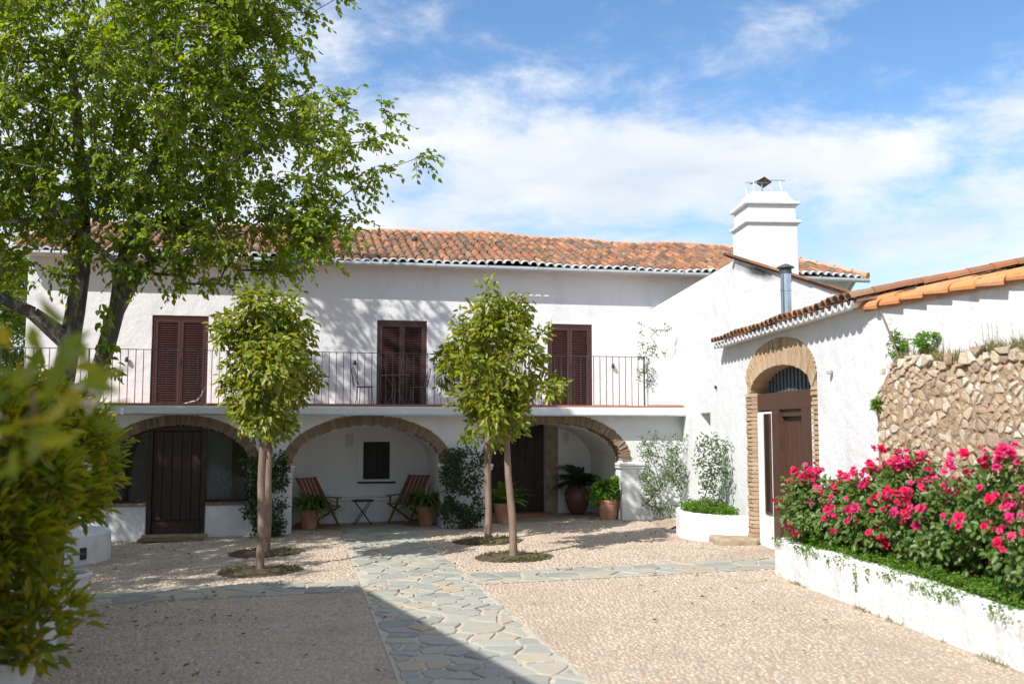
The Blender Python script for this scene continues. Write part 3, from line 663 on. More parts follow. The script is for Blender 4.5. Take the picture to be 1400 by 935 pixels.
MB().prism_xz([(0, -.3), (2.8, -.3), (2.8, 4.24), (0, 5.07)], 5.682, 5.982).build('gable_wall', sooty, wing)
MB().box(.342, 2.8, 5.984, 13.5, -.3, 4.2).build('wing_body', white, wing)
# doorway brickwork
mb = MB()
NI = 30
def doorcurve(t, k):                               # k 0 inner, 1 outer
    a = ell(IC, IA, IZ, IB, t); b = ell(OC, OA, OZ, OB, t); return (a[0] + (b[0] - a[0]) * k, a[1] + (b[1] - a[1]) * k)
for i in range(NI):
    t0, t1 = math.pi * i / NI, math.pi * (i + 1) / NI; q = [doorcurve(t0, .03), doorcurve(t0, .985), doorcurve(t1, .985), doorcurve(t1, .03)]
    mb.add([(x, p[0], p[1]) for x in (.012, .33) for p in q], [(0, 3, 2, 1), (4, 5, 6, 7), (0, 4, 7, 3), (1, 2, 6, 5)])
mb.box(.012, .33, IC - IA - .205, IC - IA - .01, -.3, IZ + .1).box(.012, .33, IC + IA + .01, IC + IA + .24, -.3, IZ + .1)
ring = mb.build('brick_arch', mortar, wing)
T = np.linspace(0, math.pi, 300); mid = np.array([doorcurve(t, .5) for t in T]); sl = np.concatenate([[0], np.cumsum(np.linalg.norm(np.diff(mid, axis=0), axis=1))]); nb = int(sl[-1] / .066)
for k in range(nb):
    t = float(np.interp((k + .5) / nb * sl[-1], sl, T)); p0, p1 = doorcurve(t, 0), doorcurve(t, 1)
    L = math.dist(p0, p1); ang = math.atan2(p1[1] - p0[1], p1[0] - p0[0])
    for q0, q1 in (((0, .5), (.515, 1)) if k % 2 else ((0, .34), (.355, 1))):
        cy, cz = p0[0] + (p1[0] - p0[0]) * (q0 + q1) / 2 if False else 0, 0
    for (q0, q1) in (((0, .49), (.505, 1.0)) if k % 2 else ((0, .66), (.675, 1.0))):
        m = (q0 + q1) / 2
        link('brick', rnd.choice(bricks_b), None, ring, (.155 + rnd.uniform(-.008, .006), p0[0] + (p1[0] - p0[0]) * m, p0[1] + (p1[1] - p0[1]) * m), (ang, 0, 0), (.34, L * (q1 - q0), .058 * rnd.uniform(.86, 1.04)))
for (y0, y1) in ((IC - IA - .21, IC - IA), (IC + IA, IC + IA + .25)):
    zz = .16; k = 0
    while zz < IZ + .0:
        h = rnd.uniform(.052, .07)
        cuts = (0, 1) if (k % 2 == 0 or y1 - y0 < .22) else (0, .5, 1)
        for a_, b_ in zip(cuts[:-1], cuts[1:]):
            link('brick', rnd.choice(bricks_b), None, ring, (.155 + rnd.uniform(-.012, .012), y0 + (y1 - y0) * (a_ + b_) / 2, zz + h / 2), (0, 0, rnd.uniform(-.03, .03)), (.34, (y1 - y0) * (b_ - a_) * rnd.uniform(.93, 1.03), h * .88))
        zz += h + .008; k += 1
# door itself
DE = .17
MB().box(DE - .06, DE + .12, IC - IA, IC + IA, 2.39, 2.66).build('lintel', wood_brown, wing)
MB().box(DE + .1, DE + .16, IC - IA, IC + IA, 2.665, 3.05).build('lunette_board', grey_board, wing)
for i in range(16): MB().box(DE + .075, DE + .098, IC - IA + .1 + i * .165, IC - IA + .12 + i * .165, 2.665, 3.04).build('lunette_bar', iron_green, wing)
bevel(MB().box(DE - .08, DE + .12, 4.18, IC + IA - .002, -.2, 2.36).build('infill_wall', white, wing), .04)
sl_ = MB().box(DE - .10, DE + .02, 4.20, 4.24, .72, 2.33).box(DE - .10, DE + .02, 4.46, 4.5, .72, 2.33).box(DE - .10, DE + .02, 4.241, 4.459, .72, .76).build('side_light', wood_brown, wing)
MB().box(DE - .088, DE - .082, 4.242, 4.458, .762, 2.33).build('pane', pane_dark, sl_)
dr = MB().box(DE - .07, DE + .11, 3.86, 4.178, -.1, 2.388).box(DE - .07, DE + .11, 2.46, 2.84, -.1, 2.388).box(DE - .02, DE + .11, 2.841, 3.859, 2.28, 2.388).build('wooden_door', wood_brown, wing)
for i in range(5): bevel(MB().box(DE + .04, DE + .07, 2.845 + i * .203, 2.845 + i * .203 + .199, .2, 2.278).build('plank', wood_brown, dr), .004, 1)
MB().tube([(DE + .02, 3.0, 1.2), (DE - .02, 3.0, 1.22), (DE - .02, 3.0, 1.34), (DE + .02, 3.0, 1.36)], .012, 6).build('handle', iron, dr)
MB().box(DE - .06, DE + .1, IC - IA, 2.458, -.2, 2.388).build('infill_wall', white, wing)
# low roof over the doorway
EZ = 3.63; LT = .2
MB().add([(-.2, .02, EZ), (-.2, 5.68, EZ), (2.8, 5.68, EZ + 3 * LT), (2.8, .02, EZ + 3 * LT), (-.2, .02, EZ - .03), (-.2, 5.68, EZ - .03), (2.8, 5.68, EZ + 3 * LT - .1), (2.8, .02, EZ + 3 * LT - .1)],
         [(0, 3, 2, 1), (4, 5, 6, 7), (0, 1, 5, 4), (0, 4, 7, 3)]).build('low_roof', tile_base, wing)
lroof = wing.children[-1] if False else [o for o in wing.children if o.name.startswith('low_roof')][0]
bulk = MB(); ca = .205
for ci in range(31):
    s = .12 + ci * ca
    if s > 6.35: break
    for rj in range(1 if s > 5.6 else 9):
        p = (-.27 + rj * .3, s + rnd.uniform(-.01, .01), EZ + .02 + (rj * .3) * LT + rnd.uniform(-.006, .006) + .012 * math.sin(s * 3)); rot = (math.atan(LT) + .03, 0, -math.pi / 2 + rnd.uniform(-.05, .05))
        if rj == 0: link('tile', tile_me, None, lroof, p, rot)
        else:
            R = Matrix.Translation(p) @ Matrix.Rotation(rot[2], 4, 'Z') @ Matrix.Rotation(rot[0], 4, 'X'); bulk.add([R @ Vector(q) for q in TILE.v], TILE.f)
    link('under_tile', cap, None, lroof, (-.235, s + ca / 2, EZ + .0), (math.pi - .1, rnd.uniform(-.06, .06), math.pi / 2 + rnd.uniform(-.06, .06)), (.95, 1.5, 1.0))
bulk.build('tile_field', tile_i, lroof, kind='stuff')
MB().box(-.12, -.002, 5.7, 6.4, EZ - .06, EZ + .02).build('eave_return', white, lroof)
# high roof, verge tiles
hr = MB().add([(.03, 5.62, 5.09), (2.95, 5.62, 4.2), (2.95, 13.4, 4.2), (.03, 13.4, 5.09), (.03, 5.62, 5.072), (2.95, 5.62, 4.17), (2.95, 13.4, 4.17), (.03, 13.4, 5.072)],
         [(0, 1, 2, 3), (7, 6, 5, 4), (0, 4, 5, 1), (0, 3, 7, 4)]).build('high_roof', tile_base, wing)
dn = math.atan2(.89, 3.01)
for k in range(8):
    link('verge_tile', tile_me, None, hr, (2.75 - k * .365 , 5.66, 5.085 - (2.81 - k * .365) * .2957 + .01), (dn + .03, 0, math.pi / 2), (.8, 1, .8))
for k in range(20): link('verge_tile', tile_me, None, hr, (.02, 5.7 + k * .37, 5.068), (.02, 0, 0), (.22, 1, .2))
# chimney
ch = MB().box(.58, 1.56, 6.78, 7.76, 4.3, 6.0).box(.60, 1.54, 6.80, 7.74, 6.001, 6.34)
ch.add([(.62, 6.82, 6.401), (1.52, 6.82, 6.401), (1.52, 7.72, 6.401), (.62, 7.72, 6.401), (.74, 6.94, 6.62), (1.40, 6.94, 6.62), (1.40, 7.6, 6.62), (.74, 7.6, 6.62)], [(0, 3, 2, 1), (4, 5, 6, 7), (0, 1, 5, 4), (1, 2, 6, 5), (2, 3, 7, 6), (3, 0, 4, 7)])
chim = bevel(ch.build('chimney', white, wing), .02)
for z0, w in ((5.97, .055), (6.335, .045)):
    bevel(MB().box(.58 - w, 1.56 + w, 6.78 - w, 7.76 + w, z0, z0 + .06).build('chimney_band', white, chim), .02)
mb = MB()
for x, y in ((.78, 6.98), (1.0, 7.1), (1.34, 6.98), (1.34, 7.5), (.82, 7.5)): mb.tube([(x, y, 6.6), (x + rnd.uniform(-.06, .06), y, 6.84)], .014, 6)
mb.build('cowl_leg', white_rough, chim)
MB().add([(.84, 6.95, 6.83), (1.12, 6.92, 6.80), (1.14, 7.5, 6.83), (.86, 7.5, 6.9), (.97, 6.9, 6.90), (.99, 7.5, 6.93)], [(0, 4, 5, 3), (4, 1, 2, 5)]).build('cowl_sheet', rust, chim).modifiers.new('t', 'SOLIDIFY').thickness = .012
MB().bar((.62, 7.0, 6.80), (1.1, 7.05, 6.82), .03, .02).bar((1.0, 7.0, 6.86), (1.4, 7.0, 6.85), .03, .02).build('cowl_bar', zinc_dull, chim)
fl = MB().lathe([(.088, 3.6), (.088, 3.98), (.094, 3.985), (.094, 4.01), (.088, 4.015), (.088, 4.38), (.094, 4.385), (.094, 4.42), (.088, 4.425), (.088, 4.70)], 20, (.59, 4.77)).build('flue_pipe', steel, wing, smooth=False)
MB().lathe([(.10, 4.68), (.10, 4.76), (.15, 4.78), (.14, 4.80), (.03, 4.85)], 20, (.59, 4.77)).build('flue_cap', iron_green, fl)
MB().lathe([(.0, 2.80), (.035, 2.81), (.04, 2.85), (.02, 2.88)], 10, (-.045, 1.35)).build('wall_light', zinc_dull, wing)
MB().lathe([(.0, 2.83), (.02, 2.835), (.025, 2.88), (.01, 2.9)], 8, (-.03, 7.0)).build('cable_hook', iron, wing)
# stone step at the doorway's far jamb
MB().box(-.62, .05, 4.75, 5.5, .12, .30).build('stone_step', stone_step, None, loc=wing.location, rot=wing.rotation_euler, label='worn rounded stone step at the foot of the brick doorway', cat='step')
bevel(bpy.data.objects['stone_step'], .06, 3)

# ------------------------------------------------------------------ boundary wall with orange coping, rubble wall
gw = empty('boundary_wall', wing.location, math.atan(.277), kind='thing', label='tall white boundary wall capped with rows of long orange tiles', cat='wall')
MB().box(.03, .36, -8.5, .05, -.3, 3.56).build('wall', white_rough, gw)
for row, (e, z, off, sc, mt) in enumerate(((-.01, 3.55, 0, .72, 0), (.09, 3.60, .2, .78, 0), (.21, 3.60, .1, .75, 0))):
    cm = tile_mesh('coping', .47, .125, .080, .02).mesh('coping_tile'); cm.materials.append(tile_new if not mt else tile_o)
    for k in range(20):
        s = .25 - off - k * .405
        link('coping_tile', cm, None, gw, (e + rnd.uniform(-.012, .012), s - .4, z + rnd.uniform(-.014, .014)), (.05 + rnd.uniform(-.02, .02), (-.45 if row < 2 else 0) + rnd.uniform(-.10, .10), rnd.uniform(-.05, .05)), (sc, 1, sc))
    MB().box(e - .05 if row else e - .0, e + .05, -8, .2, z - .05, z + .03).build('coping_bed', ridge_m, gw)
rub = empty('rubble_wall', wing.location, math.atan(.277), kind='thing', label='old rough rubble stone wall with weeds on top behind roses', cat='wall')
def rocks(k):
    out = []
    for s in range(k):
        rs = np.random.RandomState(50 + s); import bmesh
        bm = bmesh.new(); bmesh.ops.create_icosphere(bm, subdivisions=2, radius=.5)
        dirs = nrm(rs.normal(size=(9, 3))); cuts = rs.uniform(.26, .44, 9)
        for v in bm.verts:
            p = np.array(v.co)
            for d, c_ in zip(dirs, cuts):
                q = p @ d
                if q > c_: p = p - d * (q - c_) * .92
            v.co = Vector(p * (1 + rs.normal() * .02))
        me = bpy.data.meshes.new('rock'); bm.to_mesh(me); bm.free(); me.materials.append(rubble_stone); out.append(me)
    return out
ROCKS = rocks(4)
rs = np.random.RandomState(9)
ns_, nz_ = 150, 60; mb = MB()
def rtop(s): return 2.83 + .05 * math.sin(s * 5.1) + .03 * math.sin(s * 13 + 1) - max(0, (s + .46) * .9)
for i in range(ns_ + 1):
    s = -.27 - 7.3 * i / ns_
    for j in range(nz_ + 1):
        z = -.2 + (rtop(s) + .2) * j / nz_; mb.v.append((-.205 + rs.uniform(-.014, .014) + (.08 * max(0, (j / nz_ - .93) / .07)), s, z))
    mb.v.append((.04, s, rtop(s) + rs.uniform(0, .05)))
k = nz_ + 2
for i in range(ns_):
    for j in range(k - 1): mb.f.append((i * k + j, i * k + j + 1, (i + 1) * k + j + 1, (i + 1) * k + j))
mb.f.append(tuple(range(k)))
mb.v.append((.04, -.27, -.2)); mb.f[-1] = tuple(range(k)) + (len(mb.v) - 1,)
base = mb.build('mortar_core', rubble_mortar, rub)
r2 = random.Random(12); pts = []
for t in range(14000):
    if len(pts) >= 640: break
    p = (r2.uniform(-3.75, -.28), r2.uniform(.95, 2.88)); need = .052 + .15 * (math.sin(p[0] * 4.3 + 1) * math.sin(p[1] * 5.7) > .35) * r2.random() ** 2
    if all(math.dist(p, q) > need for q in pts): pts.append(p)
cells = []
for p, cell in voronoi(pts, -3.8, -.275, .92, 2.9, .014, r2):
    c = (sum(q[0] for q in cell) / len(cell), sum(q[1] for q in cell) / len(cell)); n = len(cell)
    if c[1] > rtop(c[0]) + .03 or r2.random() < .06: continue
    cells.append((abs(sum(cell[i][0] * cell[(i + 1) % n][1] - cell[(i + 1) % n][0] * cell[i][1] for i in range(n))), c, cell))
cells.sort(key=lambda k: -k[0]); fill = MB()
for ci, (A, c, cell) in enumerate(cells):
    ring = []; shrink = r2.uniform(.68, 1.0)
    for i in range(len(cell)):
        a, b = cell[i], cell[(i + 1) % len(cell)]
        for k_ in ((0, .5) if math.dist(a, b) > .05 else (0,)):
            q = (a[0] + (b[0] - a[0]) * k_, a[1] + (b[1] - a[1]) * k_); ring.append((c[0] + (q[0] - c[0]) * shrink + r2.uniform(-.006, .006), c[1] + (q[1] - c[1]) * shrink + r2.uniform(-.006, .006)))
    n = len(ring); out = r2.uniform(-.004, .012); mb = MB(); tx, ty = r2.uniform(-.12, .12), r2.uniform(-.12, .12)
    for sc, e in ((1, .05), (.96, -out + .006), (.82, -out - .001)):
        for q in ring: y, z = (q[0] - c[0]) * sc, (q[1] - c[1]) * sc; mb.v.append((e + (tx * y + ty * z if e < .04 else 0) + (r2.uniform(-.0025, .0025) if e < .04 else 0), y, z))
    mb.v.append((-out - r2.uniform(-.001, .005), 0, 0))
    mb.f = [(i + k * n, (i + 1) % n + k * n, (i + 1) % n + (k + 1) * n, i + (k + 1) * n) for k in (0, 1) for i in range(n)] + [(2 * n + i, 2 * n + (i + 1) % n, 3 * n) for i in range(n)]
    if ci < 298: link('stone', mb.mesh('stone'), rubble_stone, rub, (-.212, c[0], c[1]))
    else: fill.add([(x - .212, y + c[0], z + c[1]) for x, y, z in mb.v], mb.f)
fill.build('small_stones', M('small_field_stone', (.4, .3, .2), .9, (.25, .18, .13), 9, mixr=(.5, .85), rand='island', cols=STONE_COLS, bump=.02, bs=16), rub, kind='stuff')
#PART3
# ------------------------------------------------------------------ planters
def strip_wall(path, th, z1, name, mat, **k):
    """low wall following a ground path, th thick to the left of travel"""
    pts = [Vector((p[0], p[1], 0)) for p in path]; mb = MB(); n = len(pts); tops = z1 if hasattr(z1, '__len__') else [z1] * n
    for i, p in enumerate(pts):
        d = (pts[min(i + 1, n - 1)] - pts[max(i - 1, 0)]).normalized(); nn = Vector((-d.y, d.x, 0)) * th; q = p + nn
        for w, z in ((p, gz(p.x) - .15), (p, tops[i] - .03), (p + nn * .12, tops[i]), (q - nn * .12, tops[i]), (q, tops[i] - .03), (q, gz(p.x) - .15)): mb.v.append((w.x, w.y, z))
    for i in range(n - 1):
        for j in range(5): mb.f.append((i * 6 + j, i * 6 + j + 1, (i + 1) * 6 + j + 1, (i + 1) * 6 + j))
    mb.f += [tuple(range(5, -1, -1)), tuple(range((n - 1) * 6, n * 6))]
    return mb.build(name, mat, smooth=False, **k)
def pl_x(y): return 3.45 + .106 * (13.38 - y)
rr = random.Random(2)
path = [(4.25, 13.42), (3.9, 13.40), (3.6, 13.40), (3.47, 13.33)] + [(pl_x(y) + rr.uniform(-.012, .012), y) for y in np.arange(13.15, 4.6, -.35)]
tops = [.655 + rr.uniform(-.012, .012) - max(0, 10.5 - p[1]) * .016 for p in path]
strip_wall(path, .2, tops, 'rose_planter', white_rough, label='long low white masonry planter with roses and trailing ground cover', cat='planter')
def sheet(name, pts, z, mat, **k):
    n = len(pts); c = (sum(p[0] for p in pts) / n, sum(p[1] for p in pts) / n)
    return link(name, qmesh(name, [(p[0], p[1], z) for p in pts] + [(c[0], c[1], z)], [(i, (i + 1) % n, n) for i in range(n)]), mat, **k)
sheet('planter_soil', [(pl_x(13.2) + .1, 13.3), (4.22, 13.3), (4.28, 12), (4.6, 10.7), (5.4, 7.8), (6, 5), (pl_x(5) + .1, 5), (pl_x(8) + .1, 8)], .585, soil, kind='structure')
def cover(name, inside, n, z0, L, seed, hang=None, mat=leaf_cover, bump=.07, **k):
    rs = np.random.RandomState(seed); P = []
    while len(P) < n:
        p = inside(rs)
        if p is not None: P.append(p)
    P = np.array(P); z = z0 + bump * np.abs(np.sin(P[:, 0] * 9) * np.sin(P[:, 1] * 7)) * rs.random(n) + rs.random(n) * bump
    P3 = np.concatenate([P[:, :2], z[:, None]], 1)
    D = nrm(rs.normal(size=P3.shape) * np.array([1, 1, .35])); Nn = nrm(np.array([0, 0, 1.]) + rs.normal(size=P3.shape) * .45); s = .6 + .7 * rs.random(n)
    parts = [leaf_geo(P3, D, Nn, L * s, L * .7 * s, .15)]
    if hang is not None:
        H = hang(rs); D = nrm(rs.normal(size=H.shape) + np.array([-.4, 0, -.6])); Nn = nrm(np.array([-1., 0, .2]) + rs.normal(size=H.shape) * .5); s = .6 + .6 * rs.random(len(H))
        parts.append(leaf_geo(H, D, Nn, L * s, L * .7 * s, .15))
    return link(name, leaf_mesh(name, parts), mat, kind='stuff', **k)
def in_rose(rs):
    y = rs.uniform(6.2, 13.3); x = pl_x(y) + .10 + rs.beta(1.1, 1.5) * (.75 + .05 * (13 - y)); return (x, y)
def hang_rose(rs):
    y = rs.uniform(7.5, 13.3, 1500); d = rs.random(1500) ** 3 * .10; k = np.sin(y * 6.3) + np.sin(y * 2.1 + 1) + rs.normal(size=1500) * .5; y = y[k > .2]; d = d[k > .2]
    P = np.stack([3.45 + .106 * (13.38 - y) - .012 - rs.random(len(y)) * .02 + (d < .01) * rs.random(len(y)) * .15, y, .675 - np.maximum(0, 10.5 - y) * .016 - d], 1)
    out = [P]
    for yy, l in ((12.2, .22), (10.9, .3), (10.6, .16), (9.7, .12), (11.6, .15)):
        m = int(l * 110); out.append(np.stack([3.45 + .106 * (13.38 - yy) - .02 + rs.normal(size=m) * .006, yy + rs.normal(size=m) * .014, .66 - rs.random(m) * l], 1))
    return np.concatenate(out)
cover('ground_cover', in_rose, 17000, .62, .034, 3, hang_rose, bump=.10, label='dense low green trailing ground cover under the roses', cat='ground cover')
# planter by the side wing
cpath = [(3.98, 16.93), (3.75, 16.98), (3.45, 17.12), (3.2, 17.34), (3.04, 17.62), (2.98, 17.95), (2.99, 18.35), (3.06, 18.75), (3.2, 19.1), (3.84, 19.25)][::-1]
cpath = [cpath[0]] + cpath[1:]
strip_wall(cpath, .16, .63, 'corner_planter', white, label='small curved white planter against the side building', cat='planter')
sheet('planter_soil', cpath, .56, soil, kind='structure')
def in_corner(rs):
    x, y = rs.uniform(3.02, 3.86), rs.uniform(17.0, 19.15)
    return (x, y) if ((x - 3.9) / .86) ** 2 + ((y - 18.05) / 1.1) ** 2 < .96 else None
cover('ground_cover', in_corner, 4200, .60, .045, 8, None, bump=.13, label='bushy bright green low plants filling the curved planter', cat='ground cover')
# round bed of the big tree
TX, TY = -7.55, 16.3
tp = empty('tree_planter', (TX, TY, gz(TX)), label='round white masonry tree bed with small dark vent beside yard', cat='planter')
bevel(MB().lathe([(1.0, -.1), (1.0, .46), (.97, .5), (.80, .5), (.78, .44)], 40).build('wall', white_rough, tp), .01)
MB().lathe([(.06, 0), (.07, .02), (.06, .04), (.0, .045)], 12).build('vent', iron, tp, loc=(.86, -.52, .17), rot=(0, math.radians(90), math.radians(-31)), scale=None) if False else None
MB().box(-.02, .02, -.05, .05, -.09, .09).build('vent', iron, tp, loc=(.855, -.535, .2), rot=(0, 0, math.radians(-32)))

# ------------------------------------------------------------------ broad-leaved shade tree
def shade_tree():
    rs = np.random.RandomState(21); T = Tree(); root = T.node((0, 0, -.1), -1, .30)
    fork = T.limb([(.05, -.05, .6), (.08, 0, 1.25)], root, .29, .27)
    a1 = T.limb([(.12, 0, 1.9), (.22, -.05, 2.6), (.28, 0, 3.25), (.33, .05, 3.75)], fork, .19, .165)          # near-upright stem
    b1 = T.limb([(.42, .1, 1.9), (.65, .15, 2.5), (.80, .15, 3.1), (.95, .2, 3.8), (1.02, .2, 4.5)], fork, .17, .12)   # leaning stem
    l1 = T.limb([(-.2, -.3, 3.7), (-.75, -.7, 4.0), (-1.25, -1.2, 4.6), (-1.9, -1.8, 5.3)], a1 - 1, .11, .03)   # limb to the left
    a2 = T.limb([(.40, .05, 4.4), (.42, .0, 5.2), (.3, .1, 6.2), (.2, .1, 7.2), (.1, 0, 8.2), (.25, .1, 9.0), (.2, 0, 9.8)], a1, .15, .012)
    a3 = T.limb([(-.2, -.3, 5.6), (-.7, -.5, 6.3), (-1.3, -.7, 7.0)], a2 - 5, .08, .02)
    b2 = T.limb([(1.35, .1, 5.0), (1.9, 0, 5.5), (2.7, -.1, 6.1), (3.5, -.1, 6.6)], b1, .085, .015)
    b3 = T.limb([(1.1, .3, 5.3), (1.3, .5, 6.2), (1.7, .6, 7.2), (2.0, .6, 8.2)], b1, .085, .015)
    b4 = T.limb([(1.5, -.1, 4.5), (2.3, -.3, 4.7), (3.2, -.3, 5.0)], b1 - 1, .06, .015)
    ells = [((.6, -.2, 8.0), (3.7, 3.3, 3.3)), ((3.7, -.1, 6.5), (2.2, 1.8, 1.35)), ((2.6, -.2, 5.0), (2.5, 1.6, .85)), ((-2.2, -1.4, 6.4), (2.6, 2.6, 2.2)), ((5.0, -.1, 6.25), (1.15, .8, .5)), ((4.3, -.1, 5.3), (1.1, .9, .5)), ((3.2, 0, 9.3), (1.7, 1.5, 1.5)), ((-2.2, .3, 5.0), (1.9, 1.4, .9)), ((2.2, 0, 8.2), (2.0, 1.8, 2.6)), ((.2, -.8, 4.5), (1.0, .8, .5)), ((.4, 1.6, 10.2), (2.4, 1.9, 1.2)), ((2.2, -.3, 5.0), (2.6, 1.6, .8)), ((3.6, -.2, 5.3), (1.6, 1.2, .7)), ((.4, -.6, 5.7), (2.2, 1.5, .8)), ((-1.6, -.6, 5.2), (1.8, 1.5, .9))]
    C, O = in_ellipsoids(rs, ells, 1230, .25)
    T.grow(C, rs, (.4, 0, 4), skip=fork + 2, step=.6, wob=.07)
    trunk = T.mesh('trunk', .0065, .45, 8)
    lv, tw = spray_leaves(rs, C, O, 6, .50, 5, .118, .076, .22)
    # hanging sprays below the crown
    S = np.array([(.95, -.2, 3.5), (1.0, -.2, 3.2), (1.02, -.22, 2.95), (1.12, -.2, 2.75), (.9, -.15, 3.75), (2.2, -.2, 4.25), (3.0, -.2, 4.3), (2.6, -.3, 4.15)])
    lv3 = cluster_leaves(rs, S, np.zeros_like(S) + np.array([0, 0, -.3]), 18, .15, .13, .08, droop=.9)
    for m, p in zip(S, S): pass
    return trunk, leaf_mesh('crown', lv + [lv3]), qmesh('twigs', *tw)
trunk_me, crown_me, twig_me = shade_tree(); twig_me.materials.append(bark)
trunk_me.materials.append(bark); crown_me.materials.append(leaf_tree)
def put_tree(name, loc, rz, sc, label, group=None):
    t = empty(name, loc, rz, label=label, cat='tree', group=group); t.scale = (sc, sc, sc)
    link('trunk', trunk_me, None, t); link('crown', crown_me, None, t); link('twigs', twig_me, None, t, kind='stuff'); return t
put_tree('shade_tree', (TX, TY, gz(TX) + .3), 0, 1, 'large spreading green broad-leaved tree with forked grey trunk in round white bed')
put_tree('shade_tree', (-10.9, 10.6, gz(-10.6)), 2.4, .8, 'broad-leaved tree beside the neighbouring house, shading the left of the yard')
put_tree('shade_tree', (-17.5, 30.5, gz(-12)), 1.1, .8, 'sunlit green tree standing beyond the left end of the long house')

# ------------------------------------------------------------------ orange trees
def orange_tree(name, loc, seed, lean, label, h=1.95, ells=None, fruits=3, n=110):
    rs = np.random.RandomState(seed); t = empty(name, loc, 0, label=label, cat='tree', group='orange trees in round pits'); T = Tree()
    lx, ly = lean; r0 = T.node((0, 0, -.08), -1, .085)
    tr = T.limb([(lx * .05, ly * .05, .06), (lx * .3 + .012, ly * .3, .6), (lx * .65 - .01, ly * .65, 1.25), (lx, ly, h), (lx + .02, ly, h + .45), (lx, ly, h + .95)], r0, .064, .035)
    C, O = in_ellipsoids(rs, ells, n, .45); T.grow(C, rs, (lx, ly, h), skip=5, step=.3, wob=.03)
    tm = T.mesh('trunk', .0055, .42, 8); link('trunk', tm, bark_o, t)
    lv = cluster_leaves(rs, C, O, 40, .19, .12, .06, droop=.5, jit=.9)
    link('crown', leaf_mesh('crown', [lv]), leaf_orange, t)
    for i in range(fruits):
        c = C[rs.randint(len(C))] + O[rs.randint(len(O))] * .1
        MB().lathe([(.005, -.036), (.022, -.03), (.035, -.012), (.037, .005), (.026, .027), (.006, .035)], 10).build('orange', orange_fruit, t, smooth=True, loc=tuple(c))
    return t
def oell(cx, cy, w=1., seed=0, low=1.9):
    r = random.Random(seed); L = [((cx, cy, 3.0), (.58 * w, .58 * w, .90))]
    for k in range(12):
        a = r.uniform(0, TAU); z = r.uniform(2.2, 3.95); q = (r.uniform(.5, .82) if z < 3.3 else r.uniform(.35, .55)) * w
        L.append(((cx + q * math.cos(a), cy + q * math.sin(a), z), (.32 * w, .32 * w, .26)))
    L += [((cx - .15, cy, 3.9), (.28, .28, .34)), ((cx + .25, cy, 3.85), (.26, .26, .30)), ((cx, cy, low + .25), (.40, .40, .25))]
    return L
P0, P1, P2, P3 = PITS
orange_tree('orange_tree', (P0[0], P0[1], gz(P0[0])), 31, (.0, 0), 'slim orange tree before the glazed arch, nearer the path crossing', ells=oell(.02, 0, .93, 3))
orange_tree('orange_tree', (P1[0], P1[1], gz(P1[0])), 32, (.02, .0), 'orange tree directly behind another, close to the climber on the pillar beside the glazed arch', ells=oell(.05, 0, .8, 5), fruits=1, n=90)
orange_tree('orange_tree', (P2[0], P2[1], gz(P2[0])), 33, (-.12, 0), 'bright yellow-green orange tree on a leaning trunk before the arch with the dark door', ells=oell(-.20, 0, .92, 8), fruits=2)
orange_tree('orange_tree', (P3[0], P3[1], gz(P3[0])), 34, (.0, 0), 'orange tree behind the leaning one, near the pillar with the dark climber', ells=oell(-.05, 0, .85, 11, 1.7), fruits=1, n=90)
def grass(P, L, W, rs, lean=.35):
    D = nrm(np.stack([rs.normal(size=len(P)) * lean, rs.normal(size=len(P)) * lean, np.ones(len(P))], 1)); Nn = nrm(rs.normal(size=P.shape) * np.array([1, 1, .1])); s = .5 + .8 * rs.random(len(P))
    return leaf_geo(P, D, Nn, L * s, W * np.ones(len(P)), .1, .03)
for i, (x, y, r) in enumerate(PITS):
    rs = np.random.RandomState(60 + i)
    mb = MB().lathe([(r + .03, -.03), (r + .03, .012), (r - .02, .016), (r * .5, .03), (.05, .04)], 28); mb.v = [(p[0] * (1 + .03 * math.sin(5 * math.atan2(p[1], p[0]))), p[1], p[2] + .0205 * p[0]) for p in mb.v]
    mb.build('tree_pit', soil, loc=(x, y, gz(x)), kind='structure')
    n = 620 if i >= 2 else 420; a = rs.uniform(0, TAU, n); q = r * (.55 + .45 * rs.random(n)) * (1 if i >= 2 else .95)
    k = (np.cos(a * 2 + i) + rs.normal(size=n) * .5) > -.2; P = np.stack([x + q * np.cos(a), y + q * np.sin(a), gz(x) + .0205 * q * np.cos(a) + .02], 1)[k]
    D = nrm(rs.normal(size=P.shape) * np.array([1, 1, .5]) + np.array([0, 0, .25])); s = .6 + .8 * rs.random(len(P))
    link('pit_weeds', leaf_mesh('pit_weeds', [leaf_geo(P, D, nrm(np.array([0, 0, 1.]) + rs.normal(size=P.shape) * .4), .055 * s, .035 * s), grass(P[::4], .08, .008, rs)]), M('pit_weed', (.1, .14, .04), .8, rand='island', cols=[(.07, .13, .03), (.2, .16, .08), (.10, .15, .04), (.26, .2, .11)], transl=.3), kind='stuff', label='low weeds and leaf litter in the round pit of orange tree', cat='weeds')

